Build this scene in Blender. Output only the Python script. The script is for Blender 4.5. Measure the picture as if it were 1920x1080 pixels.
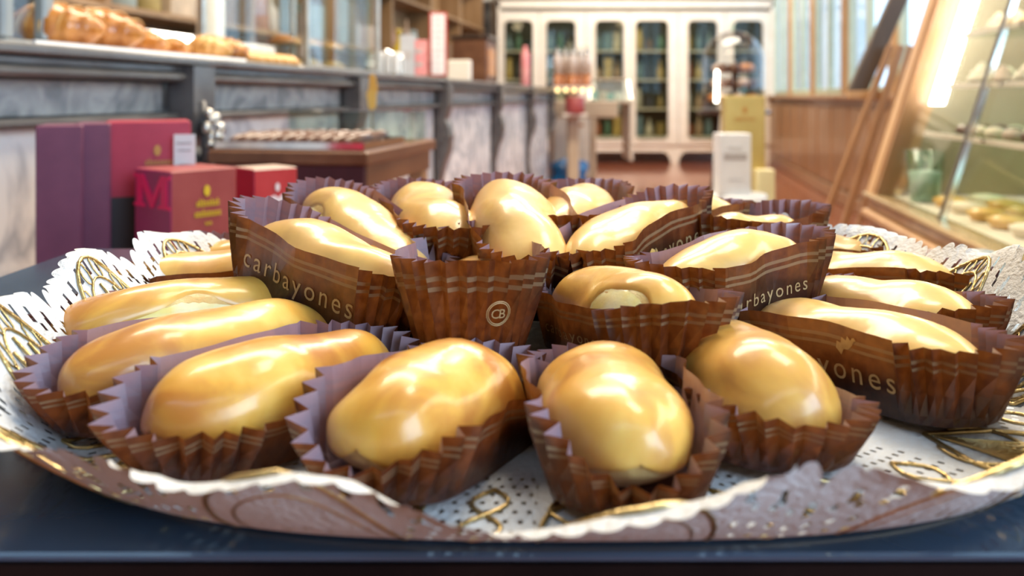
import bpy, bmesh, math, random
from mathutils import Vector, Matrix, noise

# ------------------------------------------------------------------ scene reset, camera, world, light
scene = bpy.context.scene
for o in list(bpy.data.objects):
    bpy.data.objects.remove(o, do_unlink=True)
C = scene.collection

F = 1533.0            # focal length in pixels of the 1920 px wide frame
HY = 181.0            # horizon row
TOP = 0.76            # height of the display table
CAMZ = 0.878          # lens height above the floor
K = 0.176             # slope of the shop's aisle against the camera axis
PHI = -math.atan(K)

cd = bpy.data.cameras.new('camera')
cam = bpy.data.objects.new('camera', cd); C.objects.link(cam)
cam.location = (0, 0, CAMZ); cam.rotation_euler = (math.pi/2, 0, 0)
cd.sensor_width = 36; cd.lens = F/1920*36; cd.shift_y = -(540-HY)/1920
cd.clip_start = 0.01; cd.clip_end = 100
cd.dof.use_dof = True; cd.dof.focus_distance = 0.35; cd.dof.aperture_fstop = 9.0
scene.camera = cam

w = bpy.data.worlds.new('world'); scene.world = w; w.use_nodes = True
bg = w.node_tree.nodes['Background']
bg.inputs[0].default_value = (0.50, 0.74, 1.0, 1); bg.inputs[1].default_value = 2.6

def area(name, loc, target, size, power, col, sy=None):
    l = bpy.data.lights.new(name, 'AREA'); l.energy = power; l.color = col
    l.shape = 'RECTANGLE'; l.size = size; l.size_y = sy or size
    o = bpy.data.objects.new(name, l); C.objects.link(o); o.location = loc
    o.rotation_euler = (Vector(target)-Vector(loc)).to_track_quat('-Z', 'Y').to_euler()
    return o
# warm ceiling lamps of the shop and the daylight of the street window beside the camera
area('ceiling_lamp_near', (0.55, 0.95, 2.6), (0.0, 0.35, 0.76), 0.55, 14.5, (1.0, 0.86, 0.66))
area('ceiling_lamp_counter', (-0.35, 2.2, 2.9), (-0.5, 2.2, 0.8), 0.8, 88, (1.0, 0.84, 0.64), 2.2)
area('ceiling_lamp_middle', (0.9, 4.6, 3.2), (0.6, 4.6, 0.0), 1.0, 105, (1.0, 0.87, 0.7), 2.0)
area('ceiling_lamp_far', (1.5, 8.4, 3.2), (1.6, 10.0, 0.6), 1.4, 105, (1.0, 0.86, 0.68), 1.4)
area('street_window_light', (1.27, -0.70, 1.45), (0.05, 0.28, 0.76), 1.2, 27, (0.58, 0.78, 1.0), 1.1)

vs = scene.view_settings
vs.view_transform = 'Standard'; vs.look = 'None'; vs.gamma = 1.0; vs.use_curve_mapping = False
vs.exposure = 0.45

cy = getattr(scene, 'cycles', None)
if cy is not None:
    cy.max_bounces = 6; cy.adaptive_threshold = .025; cy.diffuse_bounces = 3; cy.glossy_bounces = 3; cy.transparent_max_bounces = 16; cy.caustics_reflective = False; cy.caustics_refractive = False

# ------------------------------------------------------------------ helpers
def at(px, py, Y):
    return Vector(((px-960)/F*Y, Y, CAMZ-(py-HY)/F*Y))

class MB:
    def __init__(s): s.v = []; s.f = []; s.m = []; s.uv = []
    def add(s, vs_, fs_, mi=0, M=None):
        b = len(s.v)
        for p in vs_:
            p = Vector(p); s.v.append(M @ p if M is not None else p)
        for f in fs_:
            s.f.append([b+i for i in f]); s.m.append(mi)
        return b
    def box(s, c, d, mi=0, M=None, bev=0.0, top=(1, 1)):
        x, y, z = d[0]/2, d[1]/2, d[2]/2; c = Vector(c)
        if bev <= 0:
            vs_ = [c+Vector((sx*x*(top[0] if sz > 0 else 1), sy*y*(top[1] if sz > 0 else 1), sz*z))
                   for sz in (-1, 1) for sx, sy in ((-1, -1), (1, -1), (1, 1), (-1, 1))]
            s.add(vs_, [(3,2,1,0),(4,5,6,7),(0,1,5,4),(1,2,6,5),(2,3,7,6),(3,0,4,7)], mi, M); return
        bev = min(bev, x*.95, y*.95, z*.95)
        loops = []
        for zz, i in ((-z, bev), (-z+bev, 0), (z-bev, 0), (z, bev)):
            X, Y = x-i, y-i
            q = min(bev, X, Y)
            loops.append([c+Vector(p+(zz,)) for p in ((-X+q,-Y),(X-q,-Y),(X,-Y+q),(X,Y-q),(X-q,Y),(-X+q,Y),(-X,Y-q),(-X,-Y+q))])
        vs_ = [p for l in loops for p in l]; fs_ = [tuple(range(7, -1, -1)), tuple(range(24, 32))]
        for k in range(3):
            for i in range(8):
                j = (i+1) % 8; fs_.append((k*8+i, k*8+j, k*8+8+j, k*8+8+i))
        s.add(vs_, fs_, mi, M)
    def tube(s, pts, r, n=6, mi=0, M=None, cap=True, closed=False):
        pts = [Vector(p) for p in pts]; N = len(pts)
        rr = r if isinstance(r, (list, tuple)) else [r]*N
        vs_ = []; up = None
        for i, p in enumerate(pts):
            a = pts[(i-1) % N] if (i > 0 or closed) else pts[0]
            b = pts[(i+1) % N] if (i < N-1 or closed) else pts[-1]
            t = (b-a).normalized() if (b-a).length > 1e-9 else Vector((0, 0, 1))
            if up is None: up = Vector((0, 0, 1)) if abs(t.z) < .9 else Vector((1, 0, 0))
            e1 = t.cross(up)
            if e1.length < 1e-5: e1 = t.cross(Vector((0, 1, 0)))
            e1.normalize(); e2 = e1.cross(t).normalized(); up = e2
            for k in range(n):
                an = 2*math.pi*k/n; vs_.append(p+(e1*math.cos(an)+e2*math.sin(an))*rr[i])
        fs_ = []
        for i in range(N if closed else N-1):
            i2 = (i+1) % N
            for k in range(n):
                k2 = (k+1) % n; fs_.append((i*n+k, i*n+k2, i2*n+k2, i2*n+k))
        if cap and not closed:
            fs_.append(tuple(range(n-1, -1, -1))); fs_.append(tuple((N-1)*n+k for k in range(n)))
        s.add(vs_, fs_, mi, M)
    def lathe(s, prof, n=24, mi=0, c=(0, 0, 0), M=None, sx=1, sy=1):
        vs_ = []; c = Vector(c)
        for r, z in prof:
            for k in range(n):
                a = 2*math.pi*k/n; vs_.append(c+Vector((r*math.cos(a)*sx, r*math.sin(a)*sy, z)))
        fs_ = []
        for i in range(len(prof)-1):
            for k in range(n):
                k2 = (k+1) % n; fs_.append((i*n+k, i*n+k2, i*n+n+k2, i*n+n+k))
        if prof[0][0] > 1e-6: fs_.append(tuple(range(n-1, -1, -1)))
        if prof[-1][0] > 1e-6: fs_.append(tuple((len(prof)-1)*n+k for k in range(n)))
        s.add(vs_, fs_, mi, M)
    def prism(s, poly, M, th, mi=0):      # poly in local xy, extruded along +z by th
        n = len(poly)
        vs_ = [Vector((x, y, 0)) for x, y in poly]+[Vector((x, y, th)) for x, y in poly]
        fs_ = [tuple(range(n-1, -1, -1)), tuple(range(n, 2*n))]+[(i, (i+1) % n, n+(i+1) % n, n+i) for i in range(n)]
        s.add(vs_, fs_, mi, M)
    def ball(s, c, r, n=12, mi=0, M=None):
        r = Vector(r) if isinstance(r, (tuple, list, Vector)) else Vector((r, r, r)); m = max(4, n//2)
        prof = [(max(math.sin(math.pi*i/m), 1e-7), -math.cos(math.pi*i/m)) for i in range(m+1)]
        T = Matrix.Translation(Vector(c)) @ Matrix.Diagonal((r.x, r.y, r.z, 1))
        s.lathe(prof, n, mi, M=(M @ T if M is not None else T))
    def build(s, name, mats, parent=None, smooth=False, uvs=None):
        me = bpy.data.meshes.new(name)
        me.from_pydata([tuple(p) for p in s.v], [], s.f)
        if not isinstance(mats, (list, tuple)): mats = [mats]
        for m in mats: me.materials.append(m)
        if len(mats) > 1: me.polygons.foreach_set('material_index', s.m)
        if smooth: me.polygons.foreach_set('use_smooth', [True]*len(me.polygons))
        if uvs is not None:
            ul = me.uv_layers.new(name='uv')
            for lp in me.loops: ul.data[lp.index].uv = uvs[lp.vertex_index]
        me.update()
        o = bpy.data.objects.new(name, me); C.objects.link(o)
        if parent is not None: o.parent = parent
        return o

def tag(o, label=None, cat=None, group=None, kind=None):
    if label: o['label'] = label
    if cat: o['category'] = cat
    if group: o['group'] = group
    if kind: o['kind'] = kind
    return o
def thing(name, label, cat, loc=(0, 0, 0), rotz=0.0, group=None, kind=None):
    o = bpy.data.objects.new(name, None); C.objects.link(o); o.empty_display_size = .02
    o.location = loc; o.rotation_euler = (0, 0, rotz)
    return tag(o, label, cat, group, kind)
def struct(name, mb, m, parent=None, smooth=False):
    o = mb.build(name, m, parent, smooth)
    if parent is None: o['kind'] = 'structure'
    return o
def Rz(a): return Matrix.Rotation(a, 4, 'Z')
def Rx(a): return Matrix.Rotation(a, 4, 'X')
def Ry(a): return Matrix.Rotation(a, 4, 'Y')
def Tr(*p): return Matrix.Translation(Vector(p if len(p) == 3 else p[0]))
def rrect(wd, ht, r, n=5, x0=0, y0=0):
    pts = []
    for cx, cy, a0 in ((wd/2-r, ht/2-r, 0), (-wd/2+r, ht/2-r, 90), (-wd/2+r, -ht/2+r, 180), (wd/2-r, -ht/2+r, 270)):
        for k in range(n+1):
            a = math.radians(a0+90*k/n); pts.append((x0+cx+r*math.cos(a), y0+cy+r*math.sin(a)))
    return pts
def sstep(a, b, x):
    t = min(1, max(0, (x-a)/(b-a))); return t*t*(3-2*t)

# ------------------------------------------------------------------ materials (all procedural)
def newmat(name):
    m = bpy.data.materials.new(name); m.use_nodes = True
    nt = m.node_tree; b = nt.nodes['Principled BSDF']
    return m, nt, b
def N(nt, t, **kw):
    n = nt.nodes.new(t)
    for k, v in kw.items(): setattr(n, k, v)
    return n
def mat(name, c1, c2=None, scale=20, rough=.5, metal=0, spec=.5, bump=0, bscale=None, detail=4, coat=0, emit=None, estr=0, sss=0, stretch=None, lo=.35, hi=.65):
    m, nt, b = newmat(name)
    b.inputs['Roughness'].default_value = rough; b.inputs['Metallic'].default_value = metal
    b.inputs['Specular IOR Level'].default_value = spec
    b.inputs['Coat Weight'].default_value = coat; b.inputs['Coat Roughness'].default_value = .08
    b.inputs['Base Color'].default_value = (*c1, 1)
    if sss:
        b.inputs['Subsurface Weight'].default_value = sss
        b.inputs['Subsurface Radius'].default_value = (.006, .003, .0012); b.inputs['Subsurface Scale'].default_value = 1.0
    if emit:
        b.inputs['Emission Color'].default_value = (*emit, 1); b.inputs['Emission Strength'].default_value = estr
    tc = N(nt, 'ShaderNodeTexCoord'); src = tc.outputs['Object']
    if stretch:
        mp = N(nt, 'ShaderNodeMapping'); mp.inputs['Scale'].default_value = stretch
        nt.links.new(src, mp.inputs[0]); src = mp.outputs[0]
    if c2:
        nz = N(nt, 'ShaderNodeTexNoise'); nz.inputs['Scale'].default_value = scale; nz.inputs['Detail'].default_value = detail
        nt.links.new(src, nz.inputs['Vector'])
        cr = N(nt, 'ShaderNodeValToRGB'); cr.color_ramp.elements[0].position = lo; cr.color_ramp.elements[1].position = hi
        cr.color_ramp.elements[0].color = (*c1, 1); cr.color_ramp.elements[1].color = (*c2, 1)
        nt.links.new(nz.outputs['Fac'], cr.inputs[0]); nt.links.new(cr.outputs[0], b.inputs['Base Color'])
    if bump:
        n2 = N(nt, 'ShaderNodeTexNoise'); n2.inputs['Scale'].default_value = bscale or scale*2; n2.inputs['Detail'].default_value = 4
        nt.links.new(src, n2.inputs['Vector'])
        bp = N(nt, 'ShaderNodeBump'); bp.inputs['Strength'].default_value = bump; bp.inputs['Distance'].default_value = .002
        nt.links.new(n2.outputs['Fac'], bp.inputs['Height']); nt.links.new(bp.outputs[0], b.inputs['Normal'])
    return m
def glassmat(name, tint=(1, 1, 1), refl=.9, rough=.02, ior=1.5, edge=.8, pwr=5.0):
    m, nt, b = newmat(name); nt.nodes.remove(b)
    out = nt.nodes['Material Output']
    tr = N(nt, 'ShaderNodeBsdfTransparent'); tr.inputs[0].default_value = (*tint, 1)
    gl = N(nt, 'ShaderNodeBsdfGlossy'); gl.inputs['Roughness'].default_value = rough; gl.inputs[0].default_value = (refl, refl, refl, 1)
    lw = N(nt, 'ShaderNodeLayerWeight'); lw.inputs['Blend'].default_value = .5      # Schlick reflectance, same from both sides
    pw = N(nt, 'ShaderNodeMath', operation='POWER'); pw.inputs[1].default_value = pwr; nt.links.new(lw.outputs['Facing'], pw.inputs[0])
    f0 = ((ior-1)/(ior+1))**2
    ma = N(nt, 'ShaderNodeMath', operation='MULTIPLY_ADD'); ma.inputs[1].default_value = (1-f0)*edge; ma.inputs[2].default_value = f0
    nt.links.new(pw.outputs[0], ma.inputs[0])
    mx = N(nt, 'ShaderNodeMixShader')
    nt.links.new(ma.outputs[0], mx.inputs[0]); nt.links.new(tr.outputs[0], mx.inputs[1]); nt.links.new(gl.outputs[0], mx.inputs[2])
    nt.links.new(mx.outputs[0], out.inputs[0]); return m
def marble(name, base, vein, scale=6, rough=.25, width=.08):
    m, nt, b = newmat(name)
    tc = N(nt, 'ShaderNodeTexCoord')
    nz = N(nt, 'ShaderNodeTexNoise'); nz.inputs['Scale'].default_value = scale; nz.inputs['Detail'].default_value = 8; nz.inputs['Distortion'].default_value = 1.6
    nt.links.new(tc.outputs['Object'], nz.inputs['Vector'])
    cr = N(nt, 'ShaderNodeValToRGB'); e = cr.color_ramp.elements
    e[0].position = .5-width*2; e[0].color = (*base, 1); e[1].position = .5; e[1].color = (*vein, 1)
    e2 = cr.color_ramp.elements.new(.5+width*2); e2.color = (*base, 1)
    nt.links.new(nz.outputs['Fac'], cr.inputs[0]); nt.links.new(cr.outputs[0], b.inputs['Base Color'])
    b.inputs['Roughness'].default_value = rough; return m

M = {}
M['white_paint'] = mat('white_paint', (.80, .74, .64), (.74, .67, .56), 8, .45)
M['cabinet_white'] = mat('cabinet_white', (.86, .80, .71), (.80, .73, .63), 5, .4)
M['plaster'] = mat('plaster', (.80, .78, .76), (.72, .70, .68), 3, .8, bump=.2)
M['tan_wall'] = mat('tan_wall', (.50, .34, .19), (.40, .26, .13), 2, .7)
M['ceiling'] = mat('ceiling', (.20, .15, .11), (.15, .11, .08), 2, .8)
M['floor'] = mat('terracotta', (.40, .13, .065), (.30, .085, .045), 5, .16, coat=.5)
M['grout'] = mat('grout', (.22, .11, .08), (.18, .09, .06), 9, .6)
M['oak'] = mat('oak', (.44, .25, .13), (.33, .175, .085), 14, .35, stretch=(1, 1, .12), bump=.1, coat=.2)
M['oak_light'] = mat('oak_light', (.60, .38, .20), (.48, .28, .14), 16, .35, stretch=(1, 1, .15), coat=.2)
M['wood_dark'] = mat('wood_dark', (.055, .032, .022), (.035, .018, .012), 18, .3, stretch=(1, 1, .2), coat=.3)
M['wood_brown'] = mat('wood_brown', (.20, .085, .04), (.12, .045, .02), 18, .35, stretch=(1, .2, 1))
M['stone_grey'] = marble('grey_veined_marble', (.20, .215, .235), (.40, .41, .42), 7, .25, .07)
M['stone_dark'] = mat('stone_dark', (.075, .07, .072), (.12, .115, .115), 22, .3, coat=.2)
M['stone_edge'] = mat('stone_edge', (.085, .08, .08), (.15, .145, .14), 9, .3, coat=.2)
M['marble_white'] = marble('white_veined_marble', (.82, .83, .84), (.42, .45, .50), 4, .22, .05)
M['silver'] = mat('silver', (.62, .60, .57), (.5, .48, .45), 30, .28, metal=1)
M['chrome'] = mat('chrome', (.78, .78, .78), None, 1, .12, metal=1)
M['steel'] = mat('steel', (.45, .45, .46), (.38, .38, .40), 12, .3, metal=1)
M['glass'] = glassmat('clear_glass', (.97, .985, .98))
M['glass_green'] = glassmat('green_glass', (.80, .90, .85))
M['glass_tint'] = glassmat('tinted_cabinet_glass', (.86, .88, .82), .45)
M['glass_low'] = glassmat('coated_showcase_glass', (.96, .97, .95), .9, .02, 1.35, .5)
M['dome_glass'] = glassmat('dome_glass', (.87, .87, .85), .85, .03, 1.5, .9, 2.6)

# ------------------------------------------------------------------ the shop itself
b_ = MB(); b_.box((.6, 4.8, -.05), (9.0, 14.0, .1)); struct('floor', b_, M['floor'])
b_ = MB(); b_.box((.6, 5.3, 4.35), (9.0, 13.0, .1)); struct('ceiling', b_, M['ceiling'])
b_ = MB(); b_.box((1.0, 11.45, 2.15), (8.0, .1, 4.3)); struct('wall_back', b_, M['plaster'])
b_ = MB(); b_.box((-1.55, -1.85, 2.15), (4.9, .1, 4.3)); b_.box((1.9, -1.85, 3.55), (2.0, .1, 1.5)); b_.box((1.9, -1.85, .2), (2.0, .1, .4))
struct('wall_front', b_, M['tan_wall'])
wl = thing('wall_left', None, None, (-2.95, 0, 0), PHI, kind='structure')
b_ = MB(); b_.box((-.05, 5.0, 2.15), (.1, 13.4, 4.3)); b_.build('wall_panel', M['tan_wall'], wl)
for k, z in enumerate((.12, .62, 4.2)):
    b_ = MB(); b_.box((.015, 5.0, z), (.03, 13.4, .1), bev=.006); b_.build('moulding', M['wood_brown'], wl)

# right side of the shop: wooden wainscot below, tall street windows above
wr = thing('wall_right', None, None, (1.49, 0, 0), PHI, kind='structure')
b_ = MB(); b_.box((.08, 4.8, .43), (.1, 13.0, .86)); b_.build('wainscot_back', M['oak'], wr)
y = -1.6; k = 0
while y < 11:
    b_ = MB(); b_.box((.02, y+.31, .46), (.03, .56, .66), bev=.012); b_.build('wainscot_panel', M['oak'], wr); y += .62
b_ = MB(); b_.box((.03, 4.8, .06), (.06, 13.0, .12), bev=.01); b_.build('plinth', M['oak'], wr)
b_ = MB(); b_.box((.04, 4.8, .875), (.16, 13.0, .035), bev=.008); b_.build('sill_board', M['oak_light'], wr)
b_ = MB(); b_.box((.08, 4.8, 4.2), (.12, 13.0, .2)); b_.build('lintel', M['oak'], wr)
M['sash_green'] = mat('pale_green_sash', (.55, .62, .50), (.48, .55, .44), 10, .45)
M['glass_frost'] = glassmat('hazy_window_glass', (.93, .96, .96), .9, .02, 1.4, .4)
for n_ in range(9):
    y0 = -1.5+n_*1.38
    wd = thing('window_%d' % (n_+1), None, None, Matrix.Translation((1.49, 0, 0)) @ Rz(PHI) @ Vector((.08, y0, .89)), PHI, kind='structure')
    b_ = MB(); b_.box((0, 0, 1.62), (.1, .13, 3.24), bev=.01); b_.build('window_post', M['oak_light'], wd)
    for yy in (.10, .69, 1.28):
        b_ = MB(); b_.box((0, yy, 1.62), (.05, .055, 3.2), bev=.006); b_.build('sash_bar', M['sash_green'], wd)
    for zz in (.03, 1.5, 3.18):
        b_ = MB(); b_.box((0, .69, zz), (.045, 1.2, .06), bev=.006); b_.build('sash_rail', M['sash_green'], wd)
    for yy in (.395, .985):
        b_ = MB(); b_.box((.005, yy, 1.6), (.006, .54, 3.12)); b_.build('pane', M['glass_frost'], wd)

# dark door beside the white cabinet
dr = thing('door_1', None, None, (-.62, 11.36, 0), kind='structure')
b_ = MB(); b_.box((0, 0, 1.1), (.66, .08, 2.2), bev=.01); b_.build('door_leaf', M['wood_dark'], dr)
for z in (.55, 1.55):
    b_ = MB(); b_.box((0, -.05, z), (.44, .03, .75), bev=.012); b_.build('door_panel', M['wood_dark'], dr)
b_ = MB(); b_.ball((.26, -.08, 1.05), .03); b_.build('door_knob', M['silver'], dr, True)
for sx in (-1, 1):
    b_ = MB(); b_.box((sx*.37, -.01, 1.12), (.09, .1, 2.24), bev=.01); b_.build('door_jamb', M['white_paint'], dr)

# round column behind the counter
p = at(395, 0, 3.3)
b_ = MB(); b_.lathe([(.085, 0), (.085, .08), (.062, .12), (.055, .2), (.052, 3.9), (.062, 4.0), (.085, 4.1), (.085, 4.3)], 28)
o = b_.build('column', M['cabinet_white'], None, True); o.location = (p.x, p.y, 0); o['kind'] = 'structure'

# ------------------------------------------------------------------ display table in front
M['table_top'] = mat('blue_grey_lacquer', (.048, .080, .130), (.034, .056, .092), 7, .2, spec=.5, coat=.5, bump=.03, bscale=120)
M['table_edge'] = mat('table_edge_band', (.016, .008, .007), (.009, .005, .005), 30, .6, spec=.05)
M['apron_dark'] = mat('near_black_wood', (.010, .005, .004), (.006, .003, .003), 18, .7, spec=.02, stretch=(1, 1, .2))
TY0, TY1, TX0, TX1 = .2110, .6347, -.3354, .3685
tcx, tcy = (TX0+TX1)/2, (TY0+TY1)/2; tw, td = TX1-TX0, TY1-TY0
tb = thing('display_table', 'dark wooden display table with a glossy blue grey top carrying the plate of glazed pastries', 'table', (tcx, tcy, 0))
b_ = MB(); b_.box((0, 0, TOP-.0013), (tw, td, .0026), bev=.0008); b_.build('tabletop', M['table_top'], tb)
b_ = MB()
b_.box((0, -td/2+.002, TOP-.0120), (tw-.002, .004, .0180)); b_.box((0, td/2-.002, TOP-.0120), (tw-.002, .004, .0180))
b_.box((-tw/2+.003, 0, TOP-.0120), (.004, td-.010, .0180)); b_.box((tw/2-.003, 0, TOP-.0120), (.004, td-.010, .0180))
b_.build('edge_band', M['table_edge'], tb)
for s_ in (-1, 1):
    b_ = MB(); b_.box((0, s_*(td/2-.018), TOP-.061), (tw-.03, .02, .08), bev=.002); b_.build('apron', M['apron_dark'], tb)
    b_ = MB(); b_.box((s_*(tw/2-.025), 0, TOP-.061), (.02, td-.06, .08), bev=.002); b_.build('apron', M['apron_dark'], tb)
for sx in (-1, 1):
    for sy in (-1, 1):
        b_ = MB(); b_.box((sx*(tw/2-.045), sy*(td/2-.045), .33), (.036, .036, .66), bev=.004); b_.build('leg', M['apron_dark'], tb)

# ------------------------------------------------------------------ plate: gilt cardboard base and lace doily
PC = Vector((.016, .356)); PRX, PRY = .200, .167
def rim_h(th):
    s_ = math.sin(th); c_ = abs(math.cos(th))**1.3
    f = .0160 if s_ < 0 else .024
    h = f+(.031-f)*c_
    return h+.008*math.exp(-((th+.62)/.34)**2 if th < math.pi else -((th-2*math.pi+.62)/.34)**2)-.004*math.exp(-((th-3.9)/.45)**2)
def surf(th, rho, wav=1.0):
    st = .79+.08*sstep(-.35, .25, -math.sin(th))
    t = min(1.25, max(0, (rho-st)/(1-st)))**1.35
    h = .0035 + t*rim_h(th)
    h += wav*t*t*(.0018*math.sin(9*th+.8)+.0014*math.sin(14*th+2.0)+.0010*math.sin(23*th))
    c_, s_ = math.cos(th), math.sin(th)
    k = (abs(c_)**2.9+abs(s_)**2.9)**(-1/2.9)          # slightly squared oval
    return Vector((PC.x+PRX*rho*c_*k, PC.y+PRY*rho*s_*k, TOP+h))
M['gilt_board'] = mat('gilt_cardboard', (.55, .38, .20), (.42, .28, .14), 40, .35, metal=.35)
M['doily'] = mat('white_lace_paper', (.62, .64, .66), (.55, .56, .57), 90, .55, bump=.5, bscale=420)
M['gold'] = mat('gold_foil', (.50, .36, .14), (.66, .50, .24), 160, .3, metal=.9, bump=.3, bscale=500)

b_ = MB(); NT = 180; rows = [0.02, .3, .55, .62, .68, .74, .8, .84]
for side, dz in ((0, -.0012), (1, -.0026)):
    for r_ in rows:
        for k in range(NT):
            q = surf(2*math.pi*k/NT, r_, .6); b_.v.append(q+Vector((0, 0, dz)))
nr = len(rows)
for side in (0, 1):
    o_ = side*nr*NT
    for i in range(nr-1):
        for k in range(NT):
            k2 = (k+1) % NT; f = [o_+i*NT+k, o_+i*NT+k2, o_+i*NT+NT+k2, o_+i*NT+NT+k]
            b_.f.append(f if side == 0 else f[::-1]); b_.m.append(0)
for k in range(NT):
    k2 = (k+1) % NT; b_.f.append([(nr-1)*NT+k, (nr-1)*NT+k2, 2*nr*NT-NT+k2, 2*nr*NT-NT+k]); b_.m.append(0)
b_.f.append(list(range(NT))[::-1]); b_.m.append(0); b_.f.append([nr*NT+k for k in range(NT)]); b_.m.append(0)
tray = b_.build('cake_board', M['gilt_board'], None, True)
tag(tray, 'round gilt cardboard tray under the lace doily on the dark table', 'tray')

NT = 1500; NL = 15
rows = [.02, .25, .5, .6]+[.64+.36*i/38 for i in range(39)]
b_ = MB()
def edge(th):
    return 1+.055*abs(math.sin(NL*th/2+.3))**.7
for i, r_ in enumerate(rows):
    for k in range(NT):
        th = 2*math.pi*k/NT
        t = sstep(.75, 1, r_)
        e = 1+t*(edge(th)-1)
        if i == len(rows)-1: e += .016*abs(math.sin(NL*11*th/2+.3))**.6
        b_.v.append(surf(th, r_*e)+Vector((0, 0, .0004)))
holes = 0
for i in range(len(rows)-1):
    for k in range(NT):
        k2 = (k+1) % NT
        hole = False
        j = i-4
        lob = abs(math.sin(NL*(2*math.pi*k/NT)/2+.3))      # 1 in the middle of a lobe, 0 between lobes
        if 2 <= j <= 33 and lob < .60 and (j % 3 == 0) and ((k+(j//3) % 2*3) % 6 < 2): hole = True
        if j in (34, 35) and k % 10 in (0, 1, 2)[:36-j+1]: hole = True
        if hole: holes += 1; continue
        b_.f.append([i*NT+k, i*NT+k2, i*NT+NT+k2, i*NT+NT+k]); b_.m.append(0)
b_.f.append(list(range(NT))[::-1]); b_.m.append(0)
doily = b_.build('lace_doily', M['doily'], None, True)
tag(doily, 'white scalloped paper lace doily with gilt fan motifs under the pastries', 'doily')

def on_doily(thc, p_, q_, lift=.0009):       # p_ radial 0..1 across the rim, q_ sideways in metres
    rho = .70+.345*p_; th = thc+q_/.178
    return surf(th, rho)+Vector((0, 0, lift))
def fan(thc, rnd):
    b_ = MB()
    W = .021
    out = [(.02, 0)]+[(.55+.42*math.cos(a)**1 if abs(a) < 1.57 else .55+.53*math.cos(a), W*math.sin(a)) for a in [math.radians(-120+240*i/22) for i in range(23)]]
    b_.tube([on_doily(thc, p_, q_) for p_, q_ in out], .0009, 5, closed=True)
    inn = [(.55+.33*math.cos(a), W*.78*math.sin(a)) for a in [math.radians(-105+210*i/18) for i in range(19)]]
    b_.tube([on_doily(thc, p_, q_) for p_, q_ in inn], .0006, 5)
    for i in range(7):                        # spokes of the fan
        a = math.radians(-84+28*i)
        b_.tube([on_doily(thc, .06+(.55+.30*math.cos(a)-.06)*t, W*.72*math.sin(a)*t**1.2, .0011) for t in (0, .25, .5, .75, 1)], [.0004, .0006, .0008, .0008, .0006], 5)
    for i in range(8):                        # little rings between the two arcs
        a = math.radians(-98+28*i); cp, cq = .55+.375*math.cos(a), W*.89*math.sin(a)
        b_.tube([on_doily(thc, cp+.05*math.cos(g), cq+.0022*math.sin(g), .0011) for g in [2*math.pi*t/8 for t in range(8)]], .0004, 4, closed=True)
    for sg in (-1, 1):                        # scrolls beside the fan's foot
        b_.tube([on_doily(thc, .10+.30*t, sg*(.010+.008*math.sin(t*3.1)), .001) for t in [i/8 for i in range(9)]], .0006, 4)
    return b_
for i in range(NL):
    thc = (2*math.pi*(i+.5)/NL) - .6/NL
    o = fan(thc, i).build('gilt_fan', M['gold'], doily, True)
# bands of gold laid between the fans
for i in range(NL):
    thc = (2*math.pi*i/NL) - .6/NL
    b_ = MB()
    b_.tube([on_doily(thc, .05+.5*t, .006*math.sin(6.28*t), .0008) for t in [j/10 for j in range(11)]], .0007, 5)
    b_.tube([on_doily(thc, .05+.5*t, -.006*math.sin(6.28*t), .0008) for t in [j/10 for j in range(11)]], .0007, 5)
    b_.build('gilt_scroll', M['gold'], doily, True)

# ------------------------------------------------------------------ glazed pastries in paper cases
def icing_material():
    m, nt, b = newmat('caramel_glaze')
    tc = N(nt, 'ShaderNodeTexCoord'); oi = N(nt, 'ShaderNodeObjectInfo')
    n1 = N(nt, 'ShaderNodeTexNoise'); n1.inputs['Scale'].default_value = 30; n1.inputs['Detail'].default_value = 4; n1.inputs['Distortion'].default_value = .8
    ad = N(nt, 'ShaderNodeVectorMath', operation='ADD'); sc = N(nt, 'ShaderNodeVectorMath', operation='SCALE')
    sc.inputs[0].default_value = (7, 3, 5); nt.links.new(oi.outputs['Random'], sc.inputs['Scale'])
    nt.links.new(tc.outputs['Object'], ad.inputs[0]); nt.links.new(sc.outputs[0], ad.inputs[1]); nt.links.new(ad.outputs[0], n1.inputs['Vector'])
    cr = N(nt, 'ShaderNodeValToRGB'); e = cr.color_ramp.elements
    e[0].position = .36; e[0].color = (.46, .155, .014, 1); e[1].position = .54; e[1].color = (.71, .36, .046, 1)
    e2 = cr.color_ramp.elements.new(.70); e2.color = (.83, .53, .12, 1)
    nt.links.new(n1.outputs['Fac'], cr.inputs[0])
    mx = N(nt, 'ShaderNodeMix', data_type='RGBA', blend_type='MIX')
    mx.inputs['B'].default_value = (.85, .58, .21, 1)  # paler cream paints the light falling on upper and back pastries
    sp = N(nt, 'ShaderNodeSeparateColor'); nt.links.new(oi.outputs['Color'], sp.inputs[0])
    nt.links.new(sp.outputs[0], mx.inputs['Factor']); nt.links.new(cr.outputs[0], mx.inputs['A']); nt.links.new(mx.outputs['Result'], b.inputs['Base Color'])
    b.inputs['Roughness'].default_value = .42; b.inputs['Coat Weight'].default_value = .55; b.inputs['Coat Roughness'].default_value = .16
    b.inputs['Subsurface Weight'].default_value = .25; b.inputs['Subsurface Radius'].default_value = (.006, .003, .001); b.inputs['Subsurface Scale'].default_value = 1
    n2 = N(nt, 'ShaderNodeTexNoise'); n2.inputs['Scale'].default_value = 95; n2.inputs['Detail'].default_value = 2
    nt.links.new(ad.outputs[0], n2.inputs['Vector'])
    bp = N(nt, 'ShaderNodeBump'); bp.inputs['Strength'].default_value = .16; bp.inputs['Distance'].default_value = .002
    nt.links.new(n2.outputs['Fac'], bp.inputs['Height']); nt.links.new(bp.outputs[0], b.inputs['Normal']); nt.links.new(bp.outputs[0], b.inputs['Coat Normal'])
    return m
M['icing'] = icing_material()
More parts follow.
